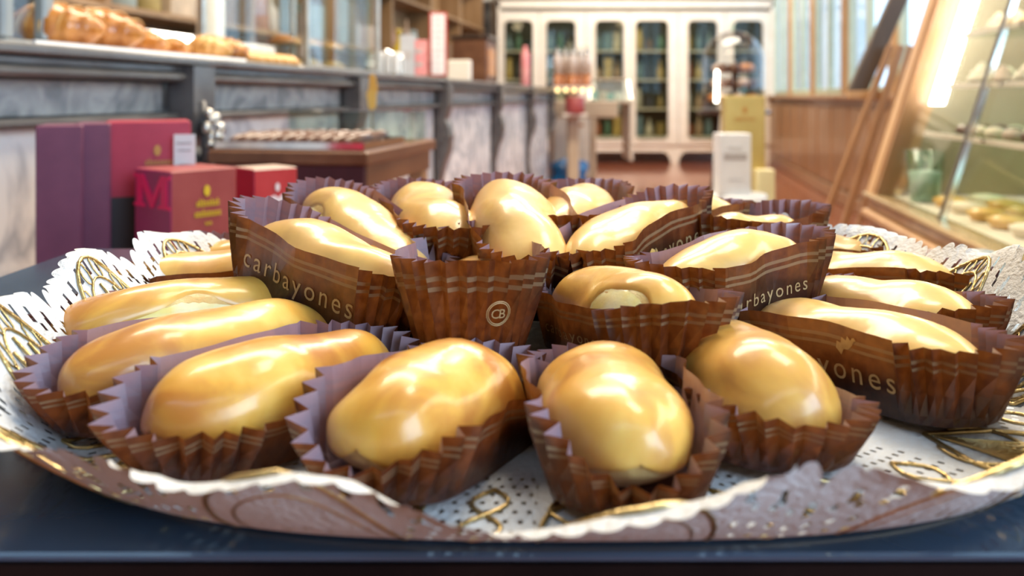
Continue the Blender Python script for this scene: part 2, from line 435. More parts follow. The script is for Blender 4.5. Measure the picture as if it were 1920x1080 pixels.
M['choux'] = mat('baked_pastry', (.62, .36, .11), (.78, .58, .25), 60, .45, bump=.5, bscale=200, coat=.2, sss=.2)
M['custard'] = mat('egg_cream', (.88, .72, .26), (.92, .86, .58), 80, .3, coat=.7, bump=.12, bscale=260, sss=.2)

def paper_material():
    m, nt, b = newmat('brown_glassine_paper'); out = nt.nodes['Material Output']
    uv = N(nt, 'ShaderNodeUVMap'); uv.uv_map = 'uv'
    sx = N(nt, 'ShaderNodeSeparateXYZ'); nt.links.new(uv.outputs[0], sx.inputs[0])
    tc = N(nt, 'ShaderNodeTexCoord')
    nz = N(nt, 'ShaderNodeTexNoise'); nz.inputs['Scale'].default_value = 260; nz.inputs['Detail'].default_value = 5
    nt.links.new(tc.outputs['Object'], nz.inputs['Vector'])
    cr = N(nt, 'ShaderNodeValToRGB'); cr.color_ramp.elements[0].position = .3; cr.color_ramp.elements[1].position = .7
    cr.color_ramp.elements[0].color = (.018, .007, .005, 1); cr.color_ramp.elements[1].color = (.042, .015, .008, 1)
    nt.links.new(nz.outputs['Fac'], cr.inputs[0])
    st = N(nt, 'ShaderNodeValToRGB'); st.color_ramp.interpolation = 'CONSTANT'       # two thin gold lines under the rim
    e = st.color_ramp.elements; e[0].position = 0; e[0].color = (0, 0, 0, 1); e[1].position = .70; e[1].color = (1, 1, 1, 1)
    for ps, c in ((.745, 0), (.80, 1), (.845, 0)):
        k = st.color_ramp.elements.new(ps); k.color = (c, c, c, 1)
    nt.links.new(sx.outputs['Y'], st.inputs[0])
    sm = N(nt, 'ShaderNodeMath', operation='MULTIPLY'); sm.inputs[1].default_value = .42; nt.links.new(st.outputs[0], sm.inputs[0])
    c1 = N(nt, 'ShaderNodeMix', data_type='RGBA'); c1.inputs['B'].default_value = (.40, .29, .17, 1)
    nt.links.new(sm.outputs[0], c1.inputs['Factor']); nt.links.new(cr.outputs[0], c1.inputs['A'])
    # mauve inside: window light reflected by the paper, painted into its colour
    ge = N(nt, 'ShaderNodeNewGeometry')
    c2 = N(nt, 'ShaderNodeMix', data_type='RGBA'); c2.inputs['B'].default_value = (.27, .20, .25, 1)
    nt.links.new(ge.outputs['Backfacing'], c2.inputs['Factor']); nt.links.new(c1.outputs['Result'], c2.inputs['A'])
    nt.links.new(c2.outputs['Result'], b.inputs['Base Color'])
    b.inputs['Roughness'].default_value = .33; b.inputs['Specular IOR Level'].default_value = .6
    tl = N(nt, 'ShaderNodeBsdfTranslucent')
    tr = N(nt, 'ShaderNodeValToRGB'); tr.color_ramp.elements[0].position = .3; tr.color_ramp.elements[1].position = .7
    tr.color_ramp.elements[0].color = (.34, .085, .012, 1); tr.color_ramp.elements[1].color = (.62, .20, .04, 1)
    nt.links.new(nz.outputs['Fac'], tr.inputs[0])
    c3 = N(nt, 'ShaderNodeMix', data_type='RGBA'); c3.inputs['B'].default_value = (.30, .11, .03, 1)
    nt.links.new(st.outputs[0], c3.inputs['Factor']); nt.links.new(tr.outputs[0], c3.inputs['A']); nt.links.new(c3.outputs['Result'], tl.inputs[0])
    mx = N(nt, 'ShaderNodeMixShader'); mx.inputs[0].default_value = .17
    nt.links.new(b.outputs[0], mx.inputs[1]); nt.links.new(tl.outputs[0], mx.inputs[2]); nt.links.new(mx.outputs[0], out.inputs[0])
    bp = N(nt, 'ShaderNodeBump'); bp.inputs['Strength'].default_value = .12; bp.inputs['Distance'].default_value = .001
    nt.links.new(nz.outputs['Fac'], bp.inputs['Height']); nt.links.new(bp.outputs[0], b.inputs['Normal'])
    return m
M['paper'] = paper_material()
M['gold_print'] = mat('gold_print', (.40, .27, .13), (.50, .36, .19), 300, .35, metal=.2)

def text_mesh(body, size=1.0, space=1.0):
    cu = bpy.data.curves.new('lettering_source', 'FONT'); cu.body = body; cu.size = size; cu.space_character = space
    cu.resolution_u = 3
    ob = bpy.data.objects.new('lettering_source', cu); C.objects.link(ob)
    dg = bpy.context.evaluated_depsgraph_get()
    me = bpy.data.meshes.new_from_object(ob.evaluated_get(dg))
    vs_ = [v.co.copy() for v in me.vertices]; fs_ = [tuple(p.vertices) for p in me.polygons]
    bpy.data.objects.remove(ob, do_unlink=True); bpy.data.curves.remove(cu); bpy.data.meshes.remove(me)
    x0 = min(v.x for v in vs_); x1 = max(v.x for v in vs_)
    for v in vs_: v.x -= (x0+x1)/2
    return vs_, fs_, x1-x0
WORD = text_mesh('carbayones', 1.0, 1.28)
MONO = text_mesh('CB', 1.0, .8)

def pastry_shape(L, wd, ht, seed, bend=0.0, taper=0.0, crease=0.0):
    rnd = random.Random(seed); ph = [rnd.uniform(0, 6.28) for _ in range(6)]
    a1, a2 = rnd.uniform(.03, .07), rnd.uniform(.02, .045)
    def f(s, ph_, off=0.0, ox=0.0):
        q = max(0.0, 1-abs(s)**2.7)**.48
        k = 1+a1*math.sin(2.6*s+ph[0])+a2*math.sin(5.5*s+ph[1])
        k *= 1+taper*s
        lump = 1+q*.03*math.sin(3*ph_+2.2*s+ph[2])+q*.022*math.sin(5*s+2*ph_+ph[3])
        k *= 1-crease*math.exp(-((s+.30)/.07)**2)
        nv = Vector((s*2.0+seed*1.7, math.cos(ph_)*1.1, math.sin(ph_)*1.1))
        lump += q*(.055*noise.noise(nv)+.022*noise.noise(nv*2.6))
        r_ = q*k*lump
        c_, s_ = math.cos(ph_), math.sin(ph_)
        y = (wd/2*r_+off*min(1, q*3))*c_
        z = (ht*.60*r_+off*min(1, q*3))*s_ if s_ >= 0 else (ht*.40*min(1, r_*1.05))*-(abs(s_)**.6)
        x = L/2*s*(1+ox*2/L)
        return Vector((x, y+bend*(1-s*s)*wd*.5-bend*wd*.25, z+ht*.40))
    return f
def make_pastry(label, M4, L, wd, ht, seed, lit_tone, bend, taper, custard):
    o = thing('glazed_pastry', label, 'pastry', group='glazed pastries on the doily')
    o.matrix_world = M4
    f = pastry_shape(L, wd, ht, seed, bend, taper, .05 if seed == 17 else 0.0); rnd = random.Random(seed+77)
    ns, nph = 40, 30
    b_ = MB()
    for i in range(ns+1):
        s = -math.cos(math.pi*i/ns)
        for k in range(nph): b_.v.append(f(s*.99993, 2*math.pi*k/nph))
    for i in range(ns):
        for k in range(nph):
            k2 = (k+1) % nph; b_.f.append([i*nph+k, i*nph+k2, i*nph+nph+k2, i*nph+nph+k]); b_.m.append(0)
    b_.f.append(list(range(nph))[::-1]); b_.m.append(0); b_.f.append([ns*nph+k for k in range(nph)]); b_.m.append(0)
    b_.build('pastry_shell', M['choux'], o, True)
    # icing shell: wavy lower border, closes onto the pastry
    b_ = MB(); npp = 30; p0 = rnd.uniform(0, 6); p1 = rnd.uniform(0, 6)
    gap = custard          # (side, centre, half-length) of a patch where the icing has run back and the cream shows
    for i in range(ns+1):
        s = -math.cos(math.pi*i/ns)*.99993
        lo = -.50+.16*math.sin(5*s+p0)+.10*math.sin(11*s+p1)
        hi = math.pi+.50+.16*math.sin(4*s+p1)+.10*math.sin(9*s+p0)
        if gap:
            g = math.exp(-((s-gap[1])/gap[2])**4)
            if gap[0] < 0: hi -= g*gap[3]
            else: lo += g*gap[3]
        for k in range(npp+1):
            t = k/npp; a = lo+(hi-lo)*t
            off = .0013*min(1.0, 6*t, 6*(1-t))**.6 if 0 < t < 1 else -.0008
            off += .0006*math.sin(7*s+3*a+p0)*min(1, 5*t, 5*(1-t))
            b_.v.append(f(s, a, off, .0013))
    for i in range(ns):
        for k in range(npp):
            b_.f.append([i*(npp+1)+k, i*(npp+1)+k+1, i*(npp+1)+npp+2+k, i*(npp+1)+npp+1+k]); b_.m.append(0)
    ic = b_.build('icing', M['icing'], o, True); ic.color = (lit_tone, 0, 0, 1)
    if gap:
        b_ = MB(); m_ = 14; n_ = 8
        for i in range(m_+1):
            s = gap[1]+gap[2]*1.15*(2*i/m_-1)
            wdt = math.sqrt(max(0, 1-(2*i/m_-1)**2))
            base = (-.25 if gap[0] > 0 else math.pi+.25); d_ = (1 if gap[0] > 0 else -1)
            for k in range(n_+1):
                t = k/n_; a = base+d_*(t-.35)*gap[3]*1.5*(.3+.7*wdt)
                b_.v.append(f(s, a, .0011*math.sin(math.pi*t)*wdt-.0003))
        for i in range(m_):
            for k in range(n_):
                q = [i*(n_+1)+k, i*(n_+1)+n_+1+k, i*(n_+1)+n_+2+k, i*(n_+1)+k+1]
                b_.f.append(q if gap[0] < 0 else q[::-1]); b_.m.append(0)
        b_.build('egg_cream', M['custard'], o, True)
    return o
def make_case(label, M4, L, wd, hw, eo, ei, hs, seed, fo, fi, fs, text, emblem):
    rnd = random.Random(seed*13+5); o = thing('paper_case', label, 'paper case', group='brown paper cases on the doily')
    o.matrix_world = M4
    b = wd/2*.99; c = L/2-b*.80-.001; nS, nE = 12, 26
    ph = [rnd.uniform(0, 6.28) for _ in range(6)]
    amp0 = .0030
    fsl, fsr = fs if isinstance(fs, tuple) else (fs, fs)
    loop = []                                  # (x, y, nx, ny, endness, pleat, jitter)
    for i in range(nS+1):
        loop.append((-c+2*c*i/nS, -b, 0, -1, 0, 0, 'r'))
    for i in range(1, nE):
        a = -math.pi/2+math.pi*i/nE; loop.append((c+b*.95*math.cos(a), b*math.sin(a), math.cos(a), math.sin(a), 1, 1 if i % 2 else -1, 'o'))
    for i in range(nS+1):
        loop.append((c-2*c*i/nS, b, 0, 1, 0, 0, 'l'))
    for i in range(1, nE):
        a = math.pi/2+math.pi*i/nE; loop.append((-c+b*.95*math.cos(a), b*math.sin(a), math.cos(a), math.sin(a), 1, 1 if i % 2 else -1, 'i'))
    n = len(loop)
    jit = [rnd.uniform(.6, 1.45) for _ in range(n)]
    def wall(x, y, nx, ny, side, pleat, v, j=1.0):
        fl = {'r': fsr, 'l': fsl}.get(side)
        if fl is None:
            e = abs(nx); fe = fo if side == 'o' else fi
            fss = fsr if ny < 0 else fsl
            fl = fss*(1-e*e)+fe*e*e
        else:
            xx = x/c
            fl = fl+.0016*math.sin(3.0*xx+ph[0]+(2 if side == 'l' else 0))+.0009*math.sin(7*xx+ph[1])
        vv = v**.92
        offs = fl*vv+pleat*amp0*j*min(1, v*1.25)*(1.0)
        tall = hw*(1+.05*math.sin(2*x/c+ph[2]))
        if side in 'oi':
            e = nx*nx; tall *= (hs[1] if ny < 0 else hs[0])*(1-e)+(eo if side == 'o' else ei)*e
        else: tall *= hs[1] if side == 'r' else hs[0]
        zz = math.sqrt(max(tall*tall-fl*fl*.8, (tall*.35)**2))*v
        # corners of the flat sheet stretch outwards on top
        return Vector((x+nx*offs, y+ny*offs, zz+.0004))
    vs_row = [0, .12, .4, .7, 1.0]
    bm = MB(); uv = []
    per = 0; us = []
    for i, l in enumerate(loop):
        us.append(i/n)
    for v in vs_row:
        for i, l in enumerate(loop):
            p = wall(l[0], l[1], l[2], l[3], l[6], l[5], v, jit[i])
            if v == 1.0 and l[4]: p.z += rnd.uniform(-.0006, .0006)
            bm.v.append(p); uv.append((us[i], v))
    for r_ in range(len(vs_row)-1):
        for i in range(n):
            i2 = (i+1) % n; bm.f.append([r_*n+i, r_*n+i2, r_*n+n+i2, r_*n+n+i]); bm.m.append(0)
    bm.f.append(list(range(n))[::-1]); bm.m.append(0)
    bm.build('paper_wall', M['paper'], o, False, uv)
    if text:
        vs_, fs_, wid = WORD; sc = min(.0145, 2*c*1.0/wid)
        for sd in ('r', 'l'):
            if sd not in text: continue
            tb_ = MB()
            for p in vs_:
                x = p.x*sc*(1 if sd == 'r' else -1); v = .32+p.y*sc/hw*1.0
                y_, ny = (-b, -1) if sd == 'r' else (b, 1)
                q = wall(max(-c, min(c, x)), y_, 0, ny, sd, 0, max(.0, v)); q.x = x
                q += Vector((0, ny*.0003, -.0001)); tb_.v.append(q)
            for f in fs_:
                tb_.f.append(list(f)); tb_.m.append(0)
            tb_.build('printed_lettering', M['gold_print'], o)
    if emblem:
        side, kind, ex = emblem
        tb_ = MB(); y_, ny = (-b, -1) if side == 'r' else (b, 1)
        sg = 1 if side == 'r' else -1
        def put(u_, v_):
            x = ex+u_*sg; q = wall(max(-c, min(c, x)), y_, 0, ny, side, 0, max(0, v_/hw)); q.x = x
            return q+Vector((0, ny*.0004, 0))
        if kind == 'leaf':
            pts = [(-.0045, -.001), (-.004, .0015), (-.0022, .0012), (-.0016, .0034), (.0004, .0026), (.0012, .0044), (.0026, .003), (.0032, .0040), (.0042, .0044), (.0050, .0036), (.0040, .0030), (.0030, .0012), (.0012, -.0004), (-.0010, -.0008), (-.0022, -.0030), (-.003, -.0022)]
            tb_.add([put(u_, .0205+v_) for u_, v_ in pts], [tuple(range(len(pts)))])
            tb_.build('printed_leaf', M['gold_print'], o)
    return o, wall, b, c

def place(outer, inner, roll=0.0):
    A, B = Vector(outer), Vector(inner); x = (A-B).normalized()
    y = Vector((0, 0, 1)).cross(x).normalized(); z = x.cross(y)
    R = Matrix((x, y, z)).transposed().to_4x4()
    return (A+B)/2, R @ Rx(roll), (A-B).length

# outer end, inner end as (image column, image row, distance) of the axis; then length add-on, width, height, case settings
G = 'glazed_pastry'
DO, DI = .096, .101         # how far the pastry axes of the lower ring lie below the lens, outer and inner end
def low(px, py, d): return (px, py, d*F/(py-HY))
PASTRIES = [
 # key, outer(px,py,Y), inner(px,py,Y), roll, extra, wd, ht, tone, custard, (fo, fi, (left,right)), wall height, outer end height, text, where
 ('L0', low(420, 496, DO), low(500, 514, DI), 0, .030, .040, 0.029, .35, None, (.008, .006, (.003, .003)), .027, 1, '', 'half hidden at the back left'),
 ('L1', low(275, 532, DO), low(500, 525, DI), 0, .034, .041, 0.029, .25, None, (.006, .005, (.002, .002)), .024, .9, '', 'farthest along the left rim'),
 ('L2', low(185, 612, DO), low(530, 578, DI), 0, .034, .040, 0.029, .15, (1, .15, .62, 1.15), (.008, .005, (.003, .002)), .024, .75, '', 'at the left with cream along its near side'),
 ('L3', low(215, 702, DO), low(560, 622, DI), 0, .032, .041, 0.029, .12, (1, .8, .16, .6), (.010, .006, (.003, .002)), .025, .75, '', 'second along the front left rim'),
 ('L4', low(378, 766, DO), low(655, 690, DI), 0, .032, .042, 0.030, .05, None, (.010, .006, (.005, .003)), .026, .7, '', 'at the front left with deep amber glaze'),
 ('F1', low(732, 797, DO), low(895, 728, DI), 0, .030, .043, 0.031, .05, (1, -.72, .24, 1.1), (.009, .006, (.005, .004)), .026, .55, '', 'nearest the lens, left of the middle'),
 ('F2', low(1178, 818, DO), low(1122, 730, DI), 0, .030, .042, 0.031, .20, None, (.007, .006, (.004, .004)), .027, .42, '', 'nearest the lens, seen end on'),
 ('F3', low(1462, 752, DO), low(1350, 678, DI), 0, .032, .043, 0.031, .20, None, (.009, .006, (.004, .005)), .027, .65, '', 'at the front right beside the lettered case'),
 ('R1', low(1755, 688, DO), low(1480, 626, DI), 0, .034, .040, 0.029, .55, None, (.007, .005, (.002, .002)), .028, 1, 'r', 'at the right printed bayones with a leaf'),
 ('R2', low(1755, 606, DO), low(1550, 575, DI), 0, .034, .039, 0.029, .55, None, (.008, .005, (.002, .002)), .026, 1, '', 'second along the right rim'),
 ('R3', low(1740, 544, DO), low(1535, 525, DI), 0, .034, .040, 0.029, .55, None, (.009, .005, (.002, .002)), .027, 1, '', 'farthest along the right rim'),
 ('R4', low(1600, 492, DO), low(1500, 505, DI), 0, .026, .038, .030, .5, None, (.008, .006, (.004, .004)), .028, 1, '', 'at the back right under striped paper'),
 ('U9', (882, 592, .332), (893, 530, .405), 0, .034, .041, .027, .35, None, (.010, .008, (.008, .008)), .038, 1.1, '', 'in the middle, facing the lens with a monogram'),
 ('U10', (1238, 602, .310), (1115, 574, .362), -.10, .034, .042, .035, .25, (-1, .52, .40, 1.3), (.010, .006, (.004, .004)), .031, .9, 'r', 'at the middle right with cream at its near end'),
 ('U1', (535, 466, .403), (738, 562, .358), .12, .036, .041, .034, .55, None, (.010, .006, (.004, .003)), .032, 1.1, 'l', 'tipped up at the left, lettered arbayon'),
 ('U2', (622, 400, .480), (745, 510, .408), .10, .038, .042, .036, .60, (1, .45, .35, .9), (.008, .006, (.004, .003)), .032, 1, '', 'tipped up behind the arbayon lettering'),
 ('U3', (785, 390, .515), (850, 458, .437), 0, .034, .044, .036, .60, None, (.008, .006, (.005, .005)), .032, 1, '', 'at the back left of the top centre'),
 ('U4', (945, 390, .480), (1005, 496, .400), 0, .038, .046, .038, .70, None, (.008, .006, (.004, .004)), .034, 1, '', 'tallest at the top centre'),
 ('U5', (1098, 386, .530), (1062, 440, .450), 0, .034, .044, .035, .60, None, (.009, .006, (.005, .005)), .031, 1, '', 'at the back right of the top centre'),
 ('U6', (1245, 418, .455), (1112, 496, .397), -.05, .036, .041, .033, .55, None, (.011, .006, (.003, .002)), .031, 1.1, 'r', 'at the upper right, lettered ones'),
 ('U6b', (1335, 410, .515), (1225, 432, .467), 0, .030, .039, .032, .60, None, (.006, .006, (.004, .003)), .028, 1, '', 'peeping over a fanned end, upper right'),
 ('U7', (1440, 500, .384), (1290, 538, .358), -.04, .034, .040, .033, .55, None, (.014, .006, (.004, .003)), .030, 1.15, 'r', 'at the right with the widest fanned end'),
 ('U8', (1465, 452, .482), (1350, 466, .450), 0, .030, .040, .032, .60, None, (.010, .006, (.003, .003)), .034, 1.15, '', 'under tall orange brown paper at the back right'),
]
HS = {'L2': (.62, 1), 'L3': (.62, 1), 'L4': (.65, 1.05), 'F1': (.8, 1.05), 'F3': (.62, .8), 'U10': (1, .72), 'R2': (1, .9), 'U2': (.8, 1)}     # wall height of the two long sides
for n_, (key, po, pi_, roll, ex, wd, ht, lit_tone, cus, fl, hw, eo, text, where) in enumerate(PASTRIES):
    mid, R, d = place(at(*po), at(*pi_), roll); L = d+ex
    M4 = Tr(mid) @ R @ Tr(0, 0, -ht*.48)
    rnd = random.Random(n_+3)
    make_pastry('caramel glazed oblong pastry, '+where.replace(' printed bayones with a leaf', ' in the case printed with a leaf').replace(', lettered', ', its case lettered').replace(' with a monogram', '').replace('with the widest fanned end', 'with the widest fanned paper'), M4, L, wd, ht, n_+11, lit_tone, rnd.uniform(-.12, .12), rnd.uniform(-.06, .06), cus)
    M5 = M4 @ Tr(0, 0, -.0012)
    em = ('r', 'leaf', .013) if key == 'R1' else None
    cs, wall, b, c = make_case('pleated brown paper pastry case, '+where, M5, L*1.0, wd*1.06, hw, eo, 1.12 if key == 'U9' else 1.05, HS.get(key, (1, 1)), n_+1, fl[0], fl[1], fl[2], text, em)
    if key == 'U9':      # round gold monogram on the near end of the middle case
        tb_ = MB(); a0 = .40
        def endput(u_, h_):
            a = a0+u_/b
            q = wall(c+b*.95*math.cos(a), b*math.sin(a), math.cos(a), math.sin(a), 'o', 1, h_/hw)
            return q+Vector((math.cos(a)*.0012, math.sin(a)*.0012, 0))
        for rr in (.0046, .0040):
            ring = [(rr*math.cos(t*.2618), rr*math.sin(t*.2618)) for t in range(24)]
            tb_.tube([endput(x*.75, .019+y) for x, y in ring], .00022, 4, closed=True)
        vs_, fs_, wid = MONO; sc = .0055/wid
        tb_.add([endput(p.x*sc*.75, .0172+p.y*sc) for p in vs_], fs_)
        tb_.build('printed_monogram', M['gold_print'], cs)

# ------------------------------------------------------------------ marble counter along the left
AX = Rz(PHI)
CO = Vector((-.89, 0, 0))
def cpos(px, back, z):         # a point on the counter seen in column px, set back from its front face
    Y = F*(.89+back)/(1230-px)
    return Vector((-.89-back+K*Y, Y, z))
def ct(px, back=0):            # the same point as distance along the counter
    return Vector((cpos(px, back, 0)-CO)).dot(Vector((math.sin(-PHI), math.cos(PHI), 0)))
ZC = CAMZ+.073
cn = thing('marble_counter', 'long old marble shop counter with dark brackets and white panels', 'counter', CO, PHI)
t0, t1 = .35, 7.05
def cbox(name, m, x0, x1, y0, y1, z0, z1, bev=.004):
    b_ = MB(); b_.box(((x0+x1)/2, (y0+y1)/2, (z0+z1)/2), (x1-x0, y1-y0, z1-z0), bev=bev); return b_.build(name, m, cn)
cbox('countertop', M['stone_edge'], -.62, .045, t0, t1, ZC-.016, ZC)
cbox('top_moulding', M['stone_dark'], -.60, .030, t0, t1, ZC-.030, ZC-.0165, .003)
cbox('cornice', M['stone_edge'], -.60, .038, t0, t1, ZC-.046, ZC-.0305, .006)
cbox('counter_core', M['stone_dark'], -.58, -.03, t0, t1, 0, ZC-.047, .002)
cbox('ledge', M['stone_edge'], -.029, .022, t0, t1, ZC-.116, ZC-.104, .004)
cbox('plinth', M['stone_dark'], -.029, .02, t0, t1, 0, .10, .006)
bt = [.50]+[ct(p_) for p_ in (336, 652, 822, 926, 990, 1030)]
edges = [t0]+bt+[t1]
for i in range(len(edges)-1):
    y0, y1 = edges[i]+(.045 if i else .0), edges[i+1]-.045
    if y1-y0 < .05: continue
    cbox('frieze_panel', M['stone_grey'], -.029, -.004, y0, y1, ZC-.103, ZC-.047, .003)
    cbox('marble_panel', M['marble_white'], -.029, -.008, y0, y1, .101, ZC-.1165, .003)
for i, tb_y in enumerate(bt):
    b_ = MB()
    prof = [(0, 0), (.012, 0), (.012, .30), (.02, .34), (.02, .36), (.012, .40), (.010, .52), (.03, .60), (.052, .66), (.058, .72), (.050, .76), (.036, .785), (.042, .80), (.052, .84), (.052, ZC-.0175), (0, ZC-.0175)]
    Mx = Tr(0, tb_y+.036, 0) @ Matrix(((1, 0, 0, 0), (0, 0, -1, 0), (0, 1, 0, 0), (0, 0, 0, 1)))
    b_.prism(prof, Mx, .072)
    br = b_.build('bracket', M['stone_dark'], cn)
    for s_ in (-1, 1):
        b_ = MB()
        b_.tube([(.03+.022*math.cos(a)*(1-a/9), tb_y+s_*.037, .70+.03*math.sin(a)*(1-a/9)) for a in [k*.45 for k in range(14)]], .004, 5)
        b_.build('bracket_scroll', M['stone_dark'], br, True)
# silvery carved flower garland on the second bracket
rnd = random.Random(4); b_ = MB(); y_ = bt[1]
orn = thing('carved_garland', 'silvery carved flower garland hanging on the counter bracket behind the boxes', 'ornament', cn.matrix_basis @ Vector((.07, y_-.01, .72)), PHI)
for k in range(26):
    zz = .13-.0085*k+rnd.uniform(-.006, .006); ww = .012+.016*math.sin(min(1, k/20)*3.1)
    b_.ball((rnd.uniform(-.004, .014), rnd.uniform(-ww, ww), zz), (.009, .010, .009+rnd.uniform(0, .004)), 8)
for k in range(9):
    a = k*.7; b_.tube([(0, 0, .11-.022*k), (.014, .016*math.cos(a), .105-.022*k), (.012, .03*math.cos(a), .09-.022*k)], [.003, .005, .001], 6)
b_.build('flower_cluster', M['silver'], orn, True)
b_ = MB(); b_.tube([(-.018, 0, .15), (-.012, .01, .05), (-.016, -.005, -.03), (-.01, 0, -.11)], [.006, .012, .012, .004], 7); b_.build('garland_stem', M['stone_dark'], orn, True)

# ------------------------------------------------------------------ pastry on the counter
M['crust'] = mat('baked_crust', (.60, .24, .045), (.36, .115, .018), 45, .35, bump=.4, bscale=120, coat=.4)
M['crust_pale'] = mat('pale_crust', (.72, .42, .14), (.52, .25, .06), 40, .4, bump=.3, coat=.3)
M['white_paper'] = mat('white_paper', (.84, .84, .85), (.76, .76, .77), 20, .6)
def croissant(label, loc, rz, L=.15, r=.032, m='crust', seed=0, tilt=0, group='croissants on the counter'):
    o = thing('croissant', label, 'croissant', loc, rz, group); o.rotation_euler = (tilt, 0, rz)
    rnd = random.Random(seed); b_ = MB(); n = 34; pts = []; rr = []
    for i in range(n):
        s = 2*i/(n-1)-1
        pts.append((L/2*s, .035*(s*s)*L/.15, r*.8*(1-.35*s*s)))
        k = math.sqrt(max(.02, 1-abs(s)**2.2)); step = (abs(s)*4.2) % 1.0
        rr.append(r*k*(1.08-.22*step))
    b_.tube(pts, rr, 14); b_.build('crust_roll', M[m], o, True)
    b_ = MB()
    for j in range(-3, 4):
        s = j/3.6; k = math.sqrt(max(.02, 1-abs(s)**2.2)); cx, cy, cz = L/2*s, .035*s*s*L/.15, r*.8*(1-.35*s*s)
        b_.tube([(cx+.006*math.sin(a), cy+r*k*1.03*math.cos(a), cz+r*k*1.03*math.sin(a)) for a in [math.pi*q/8 for q in range(9)]], .0022, 5)
    b_.build('dough_ridge', M['crust_pale'], o, True); return o
sheet = MB(); sheet.box((0, 0, .003), (.22, .62, .006), bev=.002); sheet.box((.105, 0, .006), (.006, .62, .006))
o = sheet.build('pastry_tray', M['white_paper']); p = cpos(205, .12, ZC+.0005); o.location = p; o.rotation_euler = (0, 0, PHI)
tag(o, 'long white paper lined tray under the croissants on the counter', 'tray')
spots = [(95, .14, .9, .17, .042, .25), (175, .13, .75, .18, .042, .2), (268, .13, .3, .13, .026, 0), (322, .15, .1, .12, .024, 0), (385, .12, .8, .11, .030, 0), (418, .10, 1.2, .10, .028, 0), (446, .12, .2, .09, .02, 0)]
lab = ['large croissant at the left end of the white tray, leaning left', 'large golden croissant leaning on the counter beside the leftmost one', 'flat croissant in the middle of the white tray', 'flat pale croissant before the beige column', 'rounded bun like croissant at the foot of the column', 'small croissant right of the column foot', 'smallest croissant at the right end of the tray']
for i, (px, bk, rz, L, r, tl) in enumerate(spots):
    p = cpos(px, bk, ZC+.010); croissant(lab[i], p, rz-1.2, L, r, 'crust' if i != 4 else 'crust_pale', i, tl)
# little tube lamp lying behind the croissants
M['lamp_glint_white'] = mat('lamp_glint_white', (1, 1, 1), None, 1, .5, emit=(1, .93, .80), estr=9)
lp = thing('tube_lamp', 'short bright tube lamp low behind the croissants on the counter', 'lamp', cpos(292, .42, ZC), PHI)
b_ = MB(); b_.tube([(0, -.16, .085), (0, .16, .085)], .014, 10); b_.build('tube', M['lamp_glint_white'], lp, True)
for s_ in (-1, 1):
    b_ = MB(); b_.box((0, s_*.17, .05), (.03, .02, .1), bev=.004); b_.build('lamp_holder', M['steel'], lp)
# wooden framed case at the very left
def glass_case(name, label, loc, w_, d_, h_, m='silver', post=.007, shelves=(), top=True):
    o = thing(name, label, 'display case', loc, PHI)
    b_ = MB(); b_.box((0, 0, .008), (w_, d_, .016), bev=.003); b_.build('base', M[m], o)
    for sx in (-1, 1):
        for sy in (-1, 1):
            b_ = MB(); b_.box((sx*(w_/2-post), sy*(d_/2-post), h_/2+.016), (post*2, post*2, h_), bev=post*.4); b_.build('post', M[m], o)
    for sx in (-1, 1):
        b_ = MB(); b_.box((sx*(w_/2-post), 0, h_/2+.016), (.004, d_-4.2*post, h_-.004)); b_.build('pane', M['glass'], o)
        b_ = MB(); b_.box((0, sx*(d_/2-post), h_/2+.016), (w_-4.2*post, .004, h_-.004)); b_.build('pane', M['glass'], o)
    for z in shelves:
        b_ = MB(); b_.box((0, 0, z), (w_-4*post, d_-4*post, .006)); b_.build('shelf', M['glass_green'], o)
    if top:
        b_ = MB(); b_.box((0, 0, h_+.022), (w_, d_, .012), bev=.003); b_.build('lid', M[m], o)
    return o
M['frame_blue'] = mat('grey_blue_frame', (.30, .33, .34), (.24, .26, .27), 12, .4)
glass_case('framed_case', 'grey framed glass case at the left end of the counter', cpos(-4, .17, ZC+.001), .12, .11, .25, 'frame_blue', .012)
gc1 = cpos(560, .27, ZC+.001)
glass_case('pastry_case', 'tall glass pastry case with silver posts standing on the counter', gc1, .34, .62, .34, 'silver', .009, (.075,))
rnd = random.Random(8)
for k in range(12):
    lvl = k//6; p = gc1+AX @ Vector((.06-.02*(k % 2), -.24+.09*(k % 6), .017 if lvl == 0 else .079))
    b_ = MB(); b_.lathe([(.0001, .030), (.018, .028), (.034, .018), (.038, .008), (.034, 0), (.0001, 0)], 14, sx=1.0, sy=.85)
    o = b_.build('golden_bun', M['crust_pale'] if k % 3 else M['crust'], None, True); o.location = p; o.rotation_euler = (0, 0, rnd.uniform(0, 3))
    tag(o, '%s golden bun from the near end on the %s of the tall glass case' % (['first', 'second', 'third', 'fourth', 'fifth', 'sixth'][k % 6], 'floor' if lvl == 0 else 'shelf'), 'bun', 'buns on the %s of the glass case' % ('floor' if lvl == 0 else 'shelf'))
ordn5 = ['first', 'second', 'third', 'fourth', 'fifth', 'sixth', 'seventh', 'eighth', 'ninth', 'tenth']
for k in range(5):
    p = cpos(468+17*k, .07, ZC+.001)
    b_ = MB(); b_.lathe([(.0001, .034), (.02, .031), (.036, .018), (.036, .008), (.030, 0), (.0001, 0)], 14)
    o = b_.build('glazed_bun', M['crust_pale'], None, True); o.location = p
    tag(o, '%s glazed bun from the left along the counter edge' % ordn5[k], 'bun', 'glazed buns along the counter edge')
